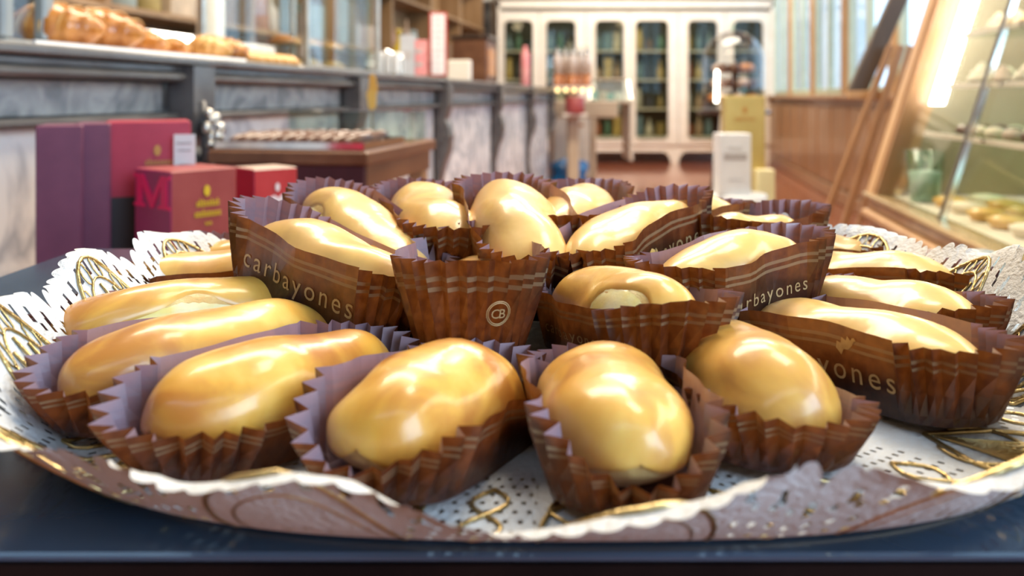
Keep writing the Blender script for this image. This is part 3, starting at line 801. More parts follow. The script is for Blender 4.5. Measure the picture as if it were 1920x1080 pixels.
# things on the counter further back
def holder(label, p, w_, h_, n, m):
    o = thing('napkin_holder', label, 'holder', p, PHI)
    b_ = MB(); b_.box((0, 0, .004), (w_, .09, .008), bev=.002); b_.build('base', M['chrome'], o)
    for k in range(n):
        b_ = MB(); b_.box((-w_/2+w_*(k+.5)/n, 0, .009+h_*.4), (w_/n*.8, .07, h_*.8), bev=.004); b_.build('stack', m, o)
    b_ = MB(); b_.tube([(-w_/2, 0, .008), (-w_/2, 0, h_*.7), (0, 0, h_), (w_/2, 0, h_*.7), (w_/2, 0, .008)], .004, 6); b_.build('handle', M['chrome'], o)
holder('white napkin holder with a chrome bail on the counter', cpos(725, .12, ZC+.001), .12, .10, 4, M['white_paper'])
M['olive'] = mat('olive_glass', (.42, .30, .01), (.34, .24, .01), 5, .12, coat=.6)
b_ = MB(); b_.lathe([(.026, 0), (.030, .01), (.030, .12), (.026, .15), (.012, .18), (.010, .215), (.014, .22), (.014, .235), (.0001, .235)], 18)
o = b_.build('oil_bottle', M['olive'], None, True); o.location = cpos(748, .30, ZC+.001)
tag(o, 'olive yellow oil bottle behind the white napkin holder', 'bottle')
def stand_card(name, label, p, w_, h_, border, m, inner, lines, group=None, rz=PHI+.0):
    o = thing(name, label, 'sign', p, rz)
    b_ = MB(); b_.box((0, .01, .006), (w_*1.05, .06, .012), bev=.003); b_.build('foot', M['glass_green'], o)
    b_ = MB(); b_.box((0, .0, h_/2+.012), (w_, .006, h_)); b_.build('card_border', m, o)
    b_ = MB(); b_.box((0, -.0036, h_/2+.012), (w_-2*border, .001, h_-2*border)); c_ = b_.build('card_face', inner, o)
    b_ = MB(); rnd = random.Random(len(label))
    for k in range(lines):
        ln = (w_-2*border)*rnd.uniform(.45, .75); b_.box((0, -.0044, h_+.012-border-(h_-2*border)*(k+.8)/(lines+.6)), (ln, .0006, (h_-2*border)/lines*.22))
    b_.build('printed_lines', M['print_grey'], o)
    return o
M['print_grey'] = mat('grey_print', (.45, .42, .42), None, 1, .6)
M['red_card'] = mat('red_card', (.62, .10, .09), (.55, .07, .07), 20, .5)
M['pink_card'] = mat('pink_card', (.80, .36, .34), (.72, .22, .24), 12, .5)
M['grey_card'] = mat('grey_card', (.52, .53, .56), (.45, .46, .50), 12, .5)
stand_card('price_sign', 'tall white price sign with a red border standing on the counter', cpos(822, .03, ZC+.001), .072, .27, .008, M['red_card'], M['white_paper'], 9, rz=0)
stand_card('leaflet_stand', 'pink and orange leaflet propped left of the red bordered sign', cpos(785, .10, ZC+.001), .075, .15, .004, M['pink_card'], M['pink_card'], 2, rz=0)
stand_card('grey_card_stand', 'plain grey card propped behind the white napkin holder', cpos(764, .14, ZC+.001), .06, .17, .004, M['grey_card'], M['grey_card'], 1, rz=0)
bx_ = thing('wooden_chest', 'small dark wooden chest at the far part of the counter', 'chest', cpos(890, .16, ZC+.001), PHI)
b_ = MB(); b_.box((0, 0, .125), (.20, .26, .25), bev=.006); b_.build('chest_body', M['wood_brown'], bx_)
b_ = MB(); b_.box((0, 0, .262), (.23, .29, .022), bev=.006); b_.build('chest_lid', M['wood_dark'], bx_)
b_ = MB(); b_.box((.102, 0, .12), (.008, .2, .16), bev=.003); b_.build('chest_panel', M['crust'], bx_)
b_ = MB(); b_.box((0, 0, .05), (.11, .05, .1), bev=.006)
o = b_.build('sugar_box', M['cabinet_white']); o.location = cpos(862, .05, ZC+.001); o.rotation_euler = (0, 0, PHI); tag(o, 'small cream printed box before the dark wooden chest', 'box')
b_ = MB(); b_.lathe([(.03, 0), (.035, .01), (.035, .24), (.03, .26), (.015, .27), (.015, .31), (.0001, .31)], 16)
o = b_.build('pink_bottle', M['pink_card'], None, True); o.location = cpos(985, .10, ZC+.001); tag(o, 'slim pale pink bottle at the far end of the counter', 'bottle')

# ------------------------------------------------------------------ shelving behind the counter
PAL = [(.42, .20, .13), (.55, .36, .24), (.16, .10, .06), (.62, .48, .34), (.30, .33, .28), (.70, .50, .42), (.24, .14, .08), (.60, .55, .50), (.46, .34, .12), (.36, .42, .40)]
PNAME = ['rust', 'tan', 'dark brown', 'sand coloured', 'grey green', 'salmon', 'umber', 'pale grey', 'olive', 'slate']
PM = [mat('package_%d' % i, c_, tuple(x*.7 for x in c_), 9, .45) for i, c_ in enumerate(PAL)]
M['back_wood'] = mat('back_shelf_wood', (.36, .22, .11), (.25, .14, .06), 10, .4, stretch=(1, 1, .2))
sh = thing('back_shelving', 'tall tan wooden shelving with packages behind the marble counter', 'shelving', (-2.55, 0, 0), PHI)
for z in (.30, .80, 1.25, 1.75, 2.25):
    b_ = MB(); b_.box((.14, 6.0, z), (.30, 10.0, .03), bev=.004); b_.build('shelf', M['back_wood'], sh)
for k in range(9):
    b_ = MB(); b_.box((.13, 1.02+1.244*k, 1.2), (.27, .04, 2.4), bev=.004); b_.build('upright', M['back_wood'], sh)
b_ = MB(); b_.box((-.005, 6.0, 1.2), (.02, 10.0, 2.4)); b_.build('back_board', M['back_wood'], sh)
rnd = random.Random(21); shM = Tr(-2.55, 0, 0) @ AX
names = {'package': 'box', 'shop_jar': 'jar', 'shop_bottle': 'bottle'}
for z in (.815, 1.265):
    y_ = 1.2
    while y_ < 10.6:
        wd = rnd.uniform(.10, .24); ht = rnd.uniform(.16, .36)
        if abs(((y_-1.02+wd/2) % 1.244)) < .16 or abs(((y_-1.02+wd/2) % 1.244)-1.244) < .14:
            y_ += .1; continue
        kind = rnd.choice(['package', 'package', 'shop_jar', 'shop_bottle']); m = rnd.choice(PM); b_ = MB(); cn_ = PNAME[PM.index(m)]
        if kind == 'package': b_.box((0, 0, ht/2), (.14, wd, ht), bev=.005)
        elif kind == 'shop_jar':
            r = min(wd, .16)/2; b_.lathe([(r*.92, 0), (r, .01), (r, ht*.75), (r*.8, ht*.82), (r*.8, ht*.86), (r*.86, ht*.87), (r*.86, ht), (.0001, ht)], 14)
        else:
            r = .045; b_.lathe([(r*.9, 0), (r, .01), (r, ht*.6), (r*.35, ht*.78), (r*.3, ht), (.0001, ht)], 12)
        o = b_.build(kind, m, None, kind != 'package'); o.location = shM @ Vector((.15, y_+wd/2, z)); o.rotation_euler = (0, 0, PHI)
        lv = 'lower' if z < 1 else 'upper'
        tag(o, '%s %s on the %s shelf behind the marble counter' % (cn_, {'package': 'package', 'shop_jar': 'squat lidded jar', 'shop_bottle': 'slim bottle'}[kind], lv), names[kind], '%s %s goods behind the counter, %s shelf' % (cn_, names[kind], lv))
        y_ += wd+rnd.uniform(.02, .07)

# ------------------------------------------------------------------ gift boxes at the left and the low bench that carries them
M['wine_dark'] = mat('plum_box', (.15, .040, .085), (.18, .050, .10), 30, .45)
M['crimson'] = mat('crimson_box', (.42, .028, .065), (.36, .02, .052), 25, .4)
M['magenta'] = mat('magenta_box', (.40, .035, .12), (.35, .03, .10), 25, .4)
M['rust_box'] = mat('rust_red_box', (.36, .07, .065), (.31, .05, .05), 25, .45)
M['red_box'] = mat('red_box', (.55, .045, .05), (.48, .03, .035), 25, .4)
M['neon_pink'] = mat('bright_pink_print', (.90, .01, .12), None, 1, .45)
M['yellow_print'] = mat('yellow_print', (.72, .48, .03), None, 1, .45)
M['ochre_print'] = mat('ochre_print', (.50, .24, .05), None, 1, .45)
M['white_print'] = mat('white_print', (.82, .70, .70), None, 1, .5)
M['black_fill'] = mat('dark_fill', (.02, .015, .02), None, 1, .5)
M['box_top'] = mat('pale_box_top', (.62, .48, .40), (.50, .36, .30), 14, .5)
BZ = .56
bench = thing('low_bench', 'low dark wooden bench carrying the red gift boxes', 'bench', (-.475, 1.0, 0), PHI)
b_ = MB(); b_.box((0, 0, BZ-.015), (.40, .36, .03), bev=.004); b_.build('seat', M['wood_dark'], bench)
for sx in (-.17, .17):
    for sy in (-.15, .15):
        b_ = MB(); b_.box((sx, sy, (BZ-.03)/2), (.04, .04, BZ-.03), bev=.004); b_.build('leg', M['wood_dark'], bench)
def glyphs(b_, x, z, w_, h_, n, seed, y=-.0012):       # blurred lettering: too far off to read, kept as letter-like strokes
    rnd = random.Random(seed)
    for k in range(n):
        cx = x-w_/2+w_*(k+.5)/n; hh = h_*rnd.choice((.65, .7, 1.0))
        b_.box((cx-.25*w_/n, y, z+hh/2), (w_/n*.28, .0012, hh)); b_.box((cx+.1*w_/n, y, z+h_*.12), (w_/n*.5, .0012, h_*.2)); b_.box((cx+.1*w_/n, y, z+h_*.55), (w_/n*.5, .0012, h_*.2))
def gift_box(name, label, corner_px, top_py, Y, wl, wr_, ang, H, mats, front, tilt=0.0):
    """upright carton: near vertical edge at corner_px; left face runs wl metres back to the left, right face wr_ to the right"""
    c_ = at(corner_px, top_py, Y); o = thing(name, label, 'gift box', (c_.x, c_.y, BZ), ang); o.rotation_euler = (0, tilt, ang)
    H = c_.z-BZ if H is None else H
    b_ = MB()        # local: x to the right along the right face, y away along the left face
    b_.box((wr_/2, wl/2, H/2), (wr_, wl, H), bev=.0015)
    b_.m = []
    for f in b_.f:
        P_ = [b_.v[i] for i in f]; n_ = (P_[1]-P_[0]).cross(P_[2]-P_[0]).normalized()
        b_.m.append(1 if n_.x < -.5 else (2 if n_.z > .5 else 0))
    b_.build('carton', mats, o)
    for nm, m, fn in front:
        q = MB(); fn(q, wr_, wl, H); q.build(nm, m, o)
    return o
def drop(b_, x, z, r, y=-.0012):
    b_.prism([(r*.75*math.cos(a), r*1.25*math.sin(a)) for a in [k*.5236 for k in range(12)]], Tr(x, y, z) @ Rx(math.pi/2), .0012)
def bigM(b_, wr_, wl, H):
    # serif capital on the left face (plane x = 0, reading from the far edge to the near one)
    P_ = [(0, 0), (.34, 0), (.34, .09), (.25, .12), (.25, .70), (.52, .0), (.60, 0), (.84, .70), (.84, .12), (.75, .09), (.75, 0), (1.1, 0), (1.1, .09), (1.02, .12), (1.02, .88), (1.1, .91), (1.1, 1), (.84, 1), (.58, .34), (.30, 1), (0, 1), (0, .91), (.09, .88), (.09, .12), (0, .09)]
    sx, sz = wl*.98/1.1, .038
    Mx = Matrix(((0, 0, -1, -.0002), (-1, 0, 0, wl*.99), (0, 1, 0, H-.006-sz), (0, 0, 0, 1)))
    b_.prism([(x*sx, z*sz) for x, z in P_], Mx, .0012)
gift_box('gift_box', 'leftmost tall plain plum gift box beside the white marble', 66, 236, .945, .085, .0485, .40, None, [M['wine_dark'], M['wine_dark'], M['wine_dark']], [])
gift_box('gift_box', 'tall plain plum gift box between the leftmost one and the crimson one', 138, 232, .975, .085, .0395, .40, None, [M['wine_dark'], M['wine_dark'], M['wine_dark']], [])
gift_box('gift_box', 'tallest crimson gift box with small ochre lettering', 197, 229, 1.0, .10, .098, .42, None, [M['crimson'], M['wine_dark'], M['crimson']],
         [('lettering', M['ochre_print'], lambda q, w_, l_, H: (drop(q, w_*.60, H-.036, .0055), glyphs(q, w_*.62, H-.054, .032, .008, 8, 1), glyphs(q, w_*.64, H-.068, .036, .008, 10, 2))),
          ('dark_band', M['black_fill'], lambda q, w_, l_, H: q.box((w_*.22, -.0004, H/2-.045), (w_*.40, .0012, H-.095)))])  # near-black rectangle over the lower left of the crimson front
gift_box('gift_box', 'front rust red gift box with a bright pink capital on its side', 320, 322, .92, .082, .084, .90, None, [M['rust_box'], M['magenta'], M['rust_box']],
         [('capital_letter', M['neon_pink'], bigM),
          ('lettering', M['yellow_print'], lambda q, w_, l_, H: (drop(q, w_*.52, H-.025, .0052), glyphs(q, w_*.54, H-.043, .030, .0085, 8, 3), glyphs(q, w_*.54, H-.055, .034, .0085, 10, 4), glyphs(q, w_*.55, H-.065, .009, .004, 3, 5))),
          ('picture_band', M['black_fill'], lambda q, w_, l_, H: (q.box((w_*.52, -.0008, H-.084), (w_*.82, .0012, .011)), [q.box((w_*(.2+.3*k), -.0008, H-.105), (.006, .0012, .04)) for k in (0, 1, 2)])),
          ('picture_patch', M['neon_pink'], lambda q, w_, l_, H: [q.box((w_*(.35+.3*k), -.0008, H-.105), (.014, .0012, .030)) for k in (0, 1)])])
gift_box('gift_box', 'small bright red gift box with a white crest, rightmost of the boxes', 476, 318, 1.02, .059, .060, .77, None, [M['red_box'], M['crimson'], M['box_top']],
         [('crest', M['white_print'], lambda q, w_, l_, H: (drop(q, w_*.52, H-.024, .0042), q.prism([(-.011, .008), (-.005, .010), (0, .006), (.005, .010), (.012, .009), (.011, -.002), (.006, -.012), (0, -.015), (-.006, -.012), (-.010, -.002)], Tr(w_*.55, 0, H-.044) @ Rx(math.pi/2), .0014))),
          ('side_mark', M['white_print'], lambda q, w_, l_, H: q.box((-.0004, l_*.6, H-.055), (.0012, .014, .014)))])
o = thing('price_ticket', 'small white paper price ticket standing behind the rust red box', 'ticket', at(346, 330, 1.02), .05)
b_ = MB(); b_.box((0, 0, .026), (.026, .0012, .052)); b_.build('ticket', M['white_paper'], o)
b_ = MB(); glyphs(b_, 0, .040, .018, .003, 8, 6, -.0009); glyphs(b_, 0, .031, .016, .003, 7, 7, -.0009); glyphs(b_, 0, .012, .012, .005, 4, 8, -.0009); b_.build('ticket_print', M['print_grey'], o)
b_ = MB(); b_.box((0, .004, (at(346, 330, 1.02).z-BZ)/-2), (.006, .003, at(346, 330, 1.02).z-BZ)); b_.build('ticket_stick', M['white_paper'], o)

# ------------------------------------------------------------------ second display table with a tray of chocolates
nc = at(690, 285, 1.40); T2 = nc.z
t2 = thing('side_table', 'brown side table with a steel tray before the marble counter', 'table', (nc.x, nc.y, 0), PHI)
W2, D2 = .30, .44
b_ = MB(); b_.box((-W2/2, D2/2, T2-.012), (W2, D2, .024), bev=.003); b_.build('tabletop', M['wood_brown'], t2)
M['maroon'] = mat('maroon_cloth', (.07, .012, .018), (.05, .008, .012), 20, .7)
b_ = MB(); b_.box((-W2/2, .012, T2-.055), (W2-.02, .01, .06)); b_.build('apron', M['maroon'], t2)
b_ = MB(); b_.box((-.015, D2/2, T2-.045), (.012, D2-.04, .04)); b_.build('apron', M['wood_brown'], t2)
for sx in (-.03, -W2+.03):
    for sy in (.04, D2-.04):
        b_ = MB(); b_.box((sx, sy, (T2-.024)/2), (.034, .034, T2-.024), bev=.003); b_.build('leg', M['oak'], t2)
ty = thing('steel_tray', 'shiny steel tray of dark chocolates on the side table', 'tray', t2.matrix_basis @ Vector((-W2/2-.005, .135, T2)), PHI)
b_ = MB(); b_.box((0, 0, .003), (W2-.02, .23, .006), bev=.002); b_.build('tray_base', M['chrome'], ty)
b_ = MB()
for s_ in (-1, 1): b_.box((0, s_*.113, .008), (W2-.02, .005, .012)); b_.box((s_*(W2/2-.012), 0, .008), (.005, .226, .012))
b_.build('tray_rim', M['chrome'], ty)
M['choc'] = mat('chocolate', (.13, .045, .02), (.07, .022, .01), 40, .3, coat=.4)
for k in range(20):
    r_ = k//10; x = -.115+.0245*(k % 10); f = pastry_shape(.075, .021, .022, k)
    b_ = MB(); ns, nph = 14, 12
    for i in range(ns+1):
        s = -math.cos(math.pi*i/ns)
        for q in range(nph): b_.v.append(f(s*.999, 2*math.pi*q/nph))
    for i in range(ns):
        for q in range(nph):
            q2 = (q+1) % nph; b_.f.append([i*nph+q, i*nph+q2, i*nph+nph+q2, i*nph+nph+q]); b_.m.append(0)
    o = b_.build('chocolate_bar', M['choc'], None, True); o.location = ty.matrix_basis @ Vector((x, -.05+.09*r_, .0065)); o.rotation_euler = (0, -.15, PHI+1.2)
    tag(o, '%s chocolate finger from the left in the %s row on the steel tray' % (ordn5[k % 10], 'near' if r_ == 0 else 'far'), 'chocolate', 'chocolate fingers, %s row' % ('near' if r_ == 0 else 'far'))
ac = thing('acrylic_guard', 'clear acrylic guard standing around the tray of chocolates', 'guard', t2.matrix_basis @ Vector((-W2/2, .30, T2)), PHI)
b_ = MB(); b_.box((0, 0, .032), (W2-.03, .004, .064)); b_.build('back_sheet', M['glass_green'], ac)
b_ = MB(); b_.box((W2/2-.017, .055, .032), (.004, .1, .064)); b_.build('end_sheet', M['glass_green'], ac)
b_ = MB(); b_.box((0, -.002, .0655), (W2-.03, .008, .003)); b_.build('top_edge', M['chrome'], ac)
M['orange'] = mat('orange_card', (.80, .36, .05), (.85, .55, .14), 10, .5)
p = at(697, 172, 1.74); og = thing('orange_tag', 'orange and yellow paper tag on a stick above the tray of chocolates', 'tag', p, 0)
b_ = MB(); b_.prism([(-.006, -.035), (.0, -.040), (.009, -.034), (.010, -.004), (.013, .002), (.009, .030), (.004, .038), (-.004, .036), (-.006, .006), (-.011, -.004)], Rx(math.pi/2), .003); b_.build('tag_card', M['orange'], og)
b_ = MB(); b_.box((0, .003, (T2-p.z)/2), (.003, .003, p.z-T2)); b_.build('tag_stick', M['oak_light'], og)

# ------------------------------------------------------------------ white glazed cabinet on the back wall
CY = 10.75; S_ = CY/F
cb = thing('white_cabinet', 'large white glazed cabinet with six arched doors at the back', 'cabinet', (0, CY, 0))
def X_(px): return (px-960)*S_
def Z_(py): return CAMZ-(py-HY)*S_
x0, x1 = X_(932), X_(1452); cx = (x0+x1)/2; cw = x1-x0; dp = .46
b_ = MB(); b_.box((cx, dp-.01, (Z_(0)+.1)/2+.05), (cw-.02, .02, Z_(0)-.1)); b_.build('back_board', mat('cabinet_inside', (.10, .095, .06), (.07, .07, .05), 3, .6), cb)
for xx in (x0+.02, x1-.02):
    b_ = MB(); b_.box((xx, dp/2, Z_(0)/2+.08), (.04, dp, Z_(0)-.12), bev=.004); b_.build('side_panel', M['cabinet_white'], cb)
b_ = MB(); b_.box((cx, dp/2, Z_(12)+.03), (cw, dp, .10), bev=.006); b_.build('top_board', M['cabinet_white'], cb)
b_ = MB(); b_.box((cx, dp/2-.03, Z_(0)+.06), (cw+.12, dp+.08, .07), bev=.02); b_.build('cornice', M['cabinet_white'], cb)
b_ = MB(); b_.box((cx, dp/2, Z_(278)), (cw, dp, .10), bev=.006); b_.build('bottom_board', M['cabinet_white'], cb)
zb = Z_(284)
ff = [x0+.06, X_(1098), X_(1265), x1-.06]
for xx in ff:          # bracket feet
    b_ = MB(); b_.prism([(-.16, zb-.0), (-.10, zb-.03), (-.06, .06), (-.05, 0), (.05, 0), (.06, .06), (.10, zb-.03), (.16, zb-.0)], Tr(xx, .04, 0) @ Rx(math.pi/2), .04); b_.build('foot', M['cabinet_white'], cb)
panes = [(945, 1000), (1023, 1080), (1115, 1170), (1190, 1253), (1288, 1345), (1373, 1430)]
bnd = [x0+.005, X_(1011), X_(1098), X_(1180), X_(1271), X_(1359), x1-.005]
zt, zd = Z_(22), Z_(271)
for i, (pa, pb) in enumerate(panes):
    d0, d1 = bnd[i]+.004, bnd[i+1]-.004; pw = X_(pb)-X_(pa); pc = (X_(pa)+X_(pb))/2; ph_ = Z_(38)-Z_(262); pz = (Z_(38)+Z_(262))/2
    inner = rrect(pw, ph_, .075, 6, pc, pz); b_ = MB(); n_ = len(inner)
    hw_, hh = (d1-d0)/2, (zt-zd)/2; dc, dz = (d0+d1)/2, (zt+zd)/2
    outer = []
    for (x, z) in inner:      # project each inner border point onto the door's rectangle
        ux, uz = (x-pc)/(pw/2), (z-pz)/(ph_/2); m_ = max(abs(ux), abs(uz)); ux, uz = ux/m_, uz/m_
        outer.append((dc+ux*hw_, dz+uz*hh))
    vs_ = [(x, y, z) for y in (-.03, 0.0) for (x, z) in inner]+[(x, y, z) for y in (-.03, 0.0) for (x, z) in outer]
    fs_ = []
    for k in range(n_):
        j = (k+1) % n_
        fs_ += [(k, 2*n_+k, 2*n_+j, j), (n_+k, n_+j, 3*n_+j, 3*n_+k), (k, j, n_+j, n_+k), (2*n_+k, 3*n_+k, 3*n_+j, 2*n_+j)]
    b_.add(vs_, fs_)
    dr_ = b_.build('door', M['cabinet_white'], cb)
    b_ = MB(); b_.box((pc, -.012, pz), (pw+.004, .005, ph_+.004)); b_.build('pane', M['glass_tint'], dr_)
    b_ = MB(); b_.tube([(x, -.034, z) for x, z in inner], .012, 6, closed=True); b_.build('bead_moulding', M['white_paint'], dr_, True)
    b_ = MB(); b_.ball((d1-.035 if i % 2 == 0 else d0+.035, -.05, .95), .018, 8); b_.build('knob', M['silver'], dr_, True)
shz = [Z_(258), Z_(205), Z_(150), Z_(95)]
for z in shz:
    b_ = MB(); b_.box((cx, dp/2+.03, z), (cw-.1, dp-.12, .02)); b_.build('shelf', M['white_paint'], cb)
CPAL = [(.40, .12, .05), (.10, .14, .10), (.60, .42, .14), (.05, .05, .06), (.16, .25, .30), (.62, .56, .46), (.30, .22, .08), (.14, .08, .05), (.45, .30, .20), (.10, .22, .16)]
CNAME = ['rust', 'dark green', 'amber', 'black', 'slate blue', 'cream', 'olive', 'dark brown', 'tan', 'bottle green']
CM = [mat('cabinet_goods_%d' % i, c_, tuple(x*.6 for x in c_), 12, .35) for i, c_ in enumerate(CPAL)]
rnd = random.Random(5); ordn = ['first', 'second', 'third', 'fourth', 'fifth', 'sixth']; lvn = ['bottom', 'second', 'third', 'top']
for i, (pa, pb) in enumerate(panes):
    for j, z in enumerate(shz):
        for k in range(3):
            px = pa+(pb-pa)*(k+.5)/3; kind = rnd.choice(['stored_jar', 'stored_bottle', 'stored_box']); ht = rnd.uniform(.13, .29); b_ = MB(); r = rnd.uniform(.045, .062)
            if kind == 'stored_box': b_.box((0, 0, ht/2), (.115, .1, ht), bev=.006)
            elif kind == 'stored_jar': b_.lathe([(r*.9, 0), (r, .015), (r, ht*.7), (r*.75, ht*.8), (r*.8, ht*.82), (r*.8, ht), (.0001, ht)], 12)
            else: b_.lathe([(r*.8, 0), (r*.85, .01), (r*.85, ht*.6), (r*.3, ht*.8), (r*.28, ht*1.1), (.0001, ht*1.1)], 12)
            cm_ = rnd.choice(CM); cn_ = CNAME[CM.index(cm_)]; o = b_.build(kind, cm_, None, kind != 'stored_box'); o.location = (X_(px), CY+.16+rnd.uniform(0, .08), z+.0105)
            w_ = kind.split('_')[1]
            tag(o, '%s %s, %s on the %s shelf behind the %s cabinet door' % (cn_, w_, ['leftmost', 'middle', 'rightmost'][k], lvn[j], ordn[i]), w_, 'goods in the white cabinet')

# ------------------------------------------------------------------ beige chiller counter in front of the cabinet
M['beige'] = mat('beige_enamel', (.56, .45, .32), (.48, .37, .26), 6, .4)
dY = 7.6
p0_ = at(1038, 0, dY); dl = thing('chiller_counter', 'beige chiller counter with slanted glass beside the white cabinet', 'counter', (p0_.x, dY, 0))
def dX(px): return (px-1038)/F*dY
def dZ(py): return CAMZ-(py-HY)/F*dY
b_ = MB(); b_.box((dX(1072)/1, .30, dZ(215)/2+.06), (dX(1106), .6, dZ(215)-.12), bev=.01); b_.build('cabinet_body', M['white_paint'], dl)
b_ = MB(); b_.box((dX(1098), .30, dZ(205)), (dX(1160), .62, dZ(190)-dZ(222)), bev=.01); b_.build('drawer_box', M['beige'], dl)
b_ = MB(); b_.box((dX(1082), .0, dZ(235)), (.12, .012, .03), bev=.004); b_.build('badge', M['crust'], dl)
b_ = MB(); b_.box((dX(1113), .03, dZ(222)/2), (.05, .06, dZ(222)), bev=.005); b_.build('leg', M['beige'], dl)
b_ = MB(); b_.box((dX(1113), .56, dZ(222)/2), (.05, .06, dZ(222)), bev=.005); b_.build('leg', M['beige'], dl)
zq = dZ(188)
for xx in (dX(1108), dX(1185)):
    b_ = MB(); b_.tube([(xx, .05, zq), (xx, .26, dZ(150)), (xx, .56, dZ(146))], .012, 6); b_.build('glass_rib', M['silver'], dl)
b_ = MB(); b_.add([(dX(1108), .05, zq), (dX(1185), .05, zq), (dX(1185), .26, dZ(150)), (dX(1108), .26, dZ(150))], [(0, 1, 2, 3)]); b_.build('front_glass', glassmat('chiller_glass', (.80, .92, .87), .25), dl)
b_ = MB(); b_.box((dX(1146), .41, dZ(148)), (dX(1117), .32, .02), bev=.004); b_.build('top_rail', M['beige'], dl)
b_ = MB(); b_.box((dX(1146), .30, zq-.02), (dX(1122), .5, .03), bev=.004); b_.build('display_deck', M['beige'], dl)
b_ = MB(); b_.box((dX(1185), .30, zq/2+.13), (.03, .55, zq-.30)); b_.build('end_panel', M['white_paint'], dl)
M['teal'] = mat('teal_box', (.16, .45, .38), (.10, .34, .30), 8, .3)
for k, (px, m, hh) in enumerate(((1120, M['teal'], .10), (1138, M['beige'], .09), (1152, M['teal'], .07), (1168, M['white_paint'], .08))):
    b_ = MB(); b_.box((0, 0, hh/2), (.07, .1, hh), bev=.01); o = b_.build('dessert_tub', m); o.location = (p0_.x+dX(px), dY+.33, zq-.004)
    tag(o, ['teal dessert tub at the left inside the chiller glass', 'beige dessert tub beside the left teal one in the chiller', 'small teal dessert tub in the middle of the chiller', 'white dessert tub at the right end of the chiller'][k], 'tub')
M['amber_glass'] = mat('amber_candy', (.55, .20, .06), (.40, .12, .04), 20, .15, coat=.8)
M['jar_top'] = mat('jar_glass_top', (.55, .42, .34), (.70, .60, .54), 10, .12, coat=.8)
for k in range(5):
    p = at(1045+14*k, 0, 6.95+.10*(k % 2)); o = thing('candy_jar', 'glass jar with amber sweets on the far counter end' if 0 else ['leftmost', 'second', 'middle', 'fourth', 'rightmost'][k]+' of the amber candy jars beyond the counter end', 'candy jar', (p.x, p.y, ZC+.015), 0, 'amber candy jars')
    b_ = MB(); b_.lathe([(.034, 0), (.036, .01), (.036, .10), (.0001, .10)], 14); b_.build('sweets', M['amber_glass'], o, True)
    b_ = MB(); b_.lathe([(.036, .101), (.036, .22), (.030, .26), (.022, .27), (.0001, .27)], 14); b_.build('jar_glass', M['jar_top'], o, True)
    b_ = MB(); b_.lathe([(.026, .271), (.028, .28), (.026, .30), (.010, .31), (.012, .33), (.0001, .335)], 14); b_.build('lid', M['silver'], o, True)
stn = thing('jar_stand', 'cream stand with small lamps under the amber candy jars', 'stand', (at(1074, 0, 6.98).x, 6.98, 0), 0)
b_ = MB(); b_.box((0, 0, ZC+.007), (.36, .34, .015), bev=.004); b_.build('stand_top', M['cabinet_white'], stn)
b_ = MB(); b_.box((0, -.01, ZC/2), (.10, .10, ZC-.001), bev=.01); b_.build('stand_post', M['beige'], stn)
M['lamp_warm'] = mat('warm_bulb', (1, .85, .5), None, 1, .5, emit=(1, .72, .30), estr=2.2)
for k in range(5):
    b_ = MB(); b_.ball((-.14+.07*k, -.155, ZC-.02), .017, 10); b_.build('bulb', M['lamp_warm'], stn, True)
b_ = MB(); b_.lathe([(.075, 0), (.08, .01), (.08, .135), (.075, .14), (.0001, .14)], 20)
o = b_.build('red_tin', M['rust_box'], None, True); p = at(1078, 213, 6.78); o.location = (p.x, p.y, p.z); tag(o, 'round red tin hung under the bulbs of the jar stand', 'tin')
b_ = MB(); b_.box((p.x, 6.86, p.z-.01), (.2, .26, .018)); o = b_.build('tin_shelf', M['cabinet_white']); tag(o, 'small cream shelf below the round red tin', 'shelf')
# blue crumpled bag on the floor
M['blue_bag'] = mat('blue_plastic', (.012, .16, .42), (.008, .10, .30), 8, .3, coat=.4)
b_ = MB(); n1, n2 = 24, 14
for i in range(n2+1):
    for k in range(n1):
        a = 2*math.pi*k/n1; t = i/n2; r = (.20*math.sin(min(1, t*1.25+.28)*math.pi*.62))*(1 if t < .75 else 1-.75*(t-.75)/.25)
        q = noise.noise(Vector((math.cos(a)*2, math.sin(a)*2, t*3)))*.05+noise.noise(Vector((math.cos(a)*5, math.sin(a)*5, t*7)))*.025
        b_.v.append(Vector(((r+q)*math.cos(a), (r+q)*.8*math.sin(a), .002+t*.36+q*.6*(t > .05))))
for i in range(n2):
    for k in range(n1): b_.f.append([i*n1+k, i*n1+(k+1) % n1, (i+1)*n1+(k+1) % n1, (i+1)*n1+k]); b_.m.append(0)
b_.f.append(list(range(n1))[::-1]); b_.m.append(0); b_.f.append([n2*n1+k for k in range(n1)]); b_.m.append(0)
o = b_.build('blue_bag', M['blue_bag'], None, True); p = at(1066, 0, 7.2); o.location = (p.x, p.y, 0); o.scale = (.85, .8, .92)
tag(o, 'crumpled blue plastic bag on the floor before the chiller counter', 'bag')

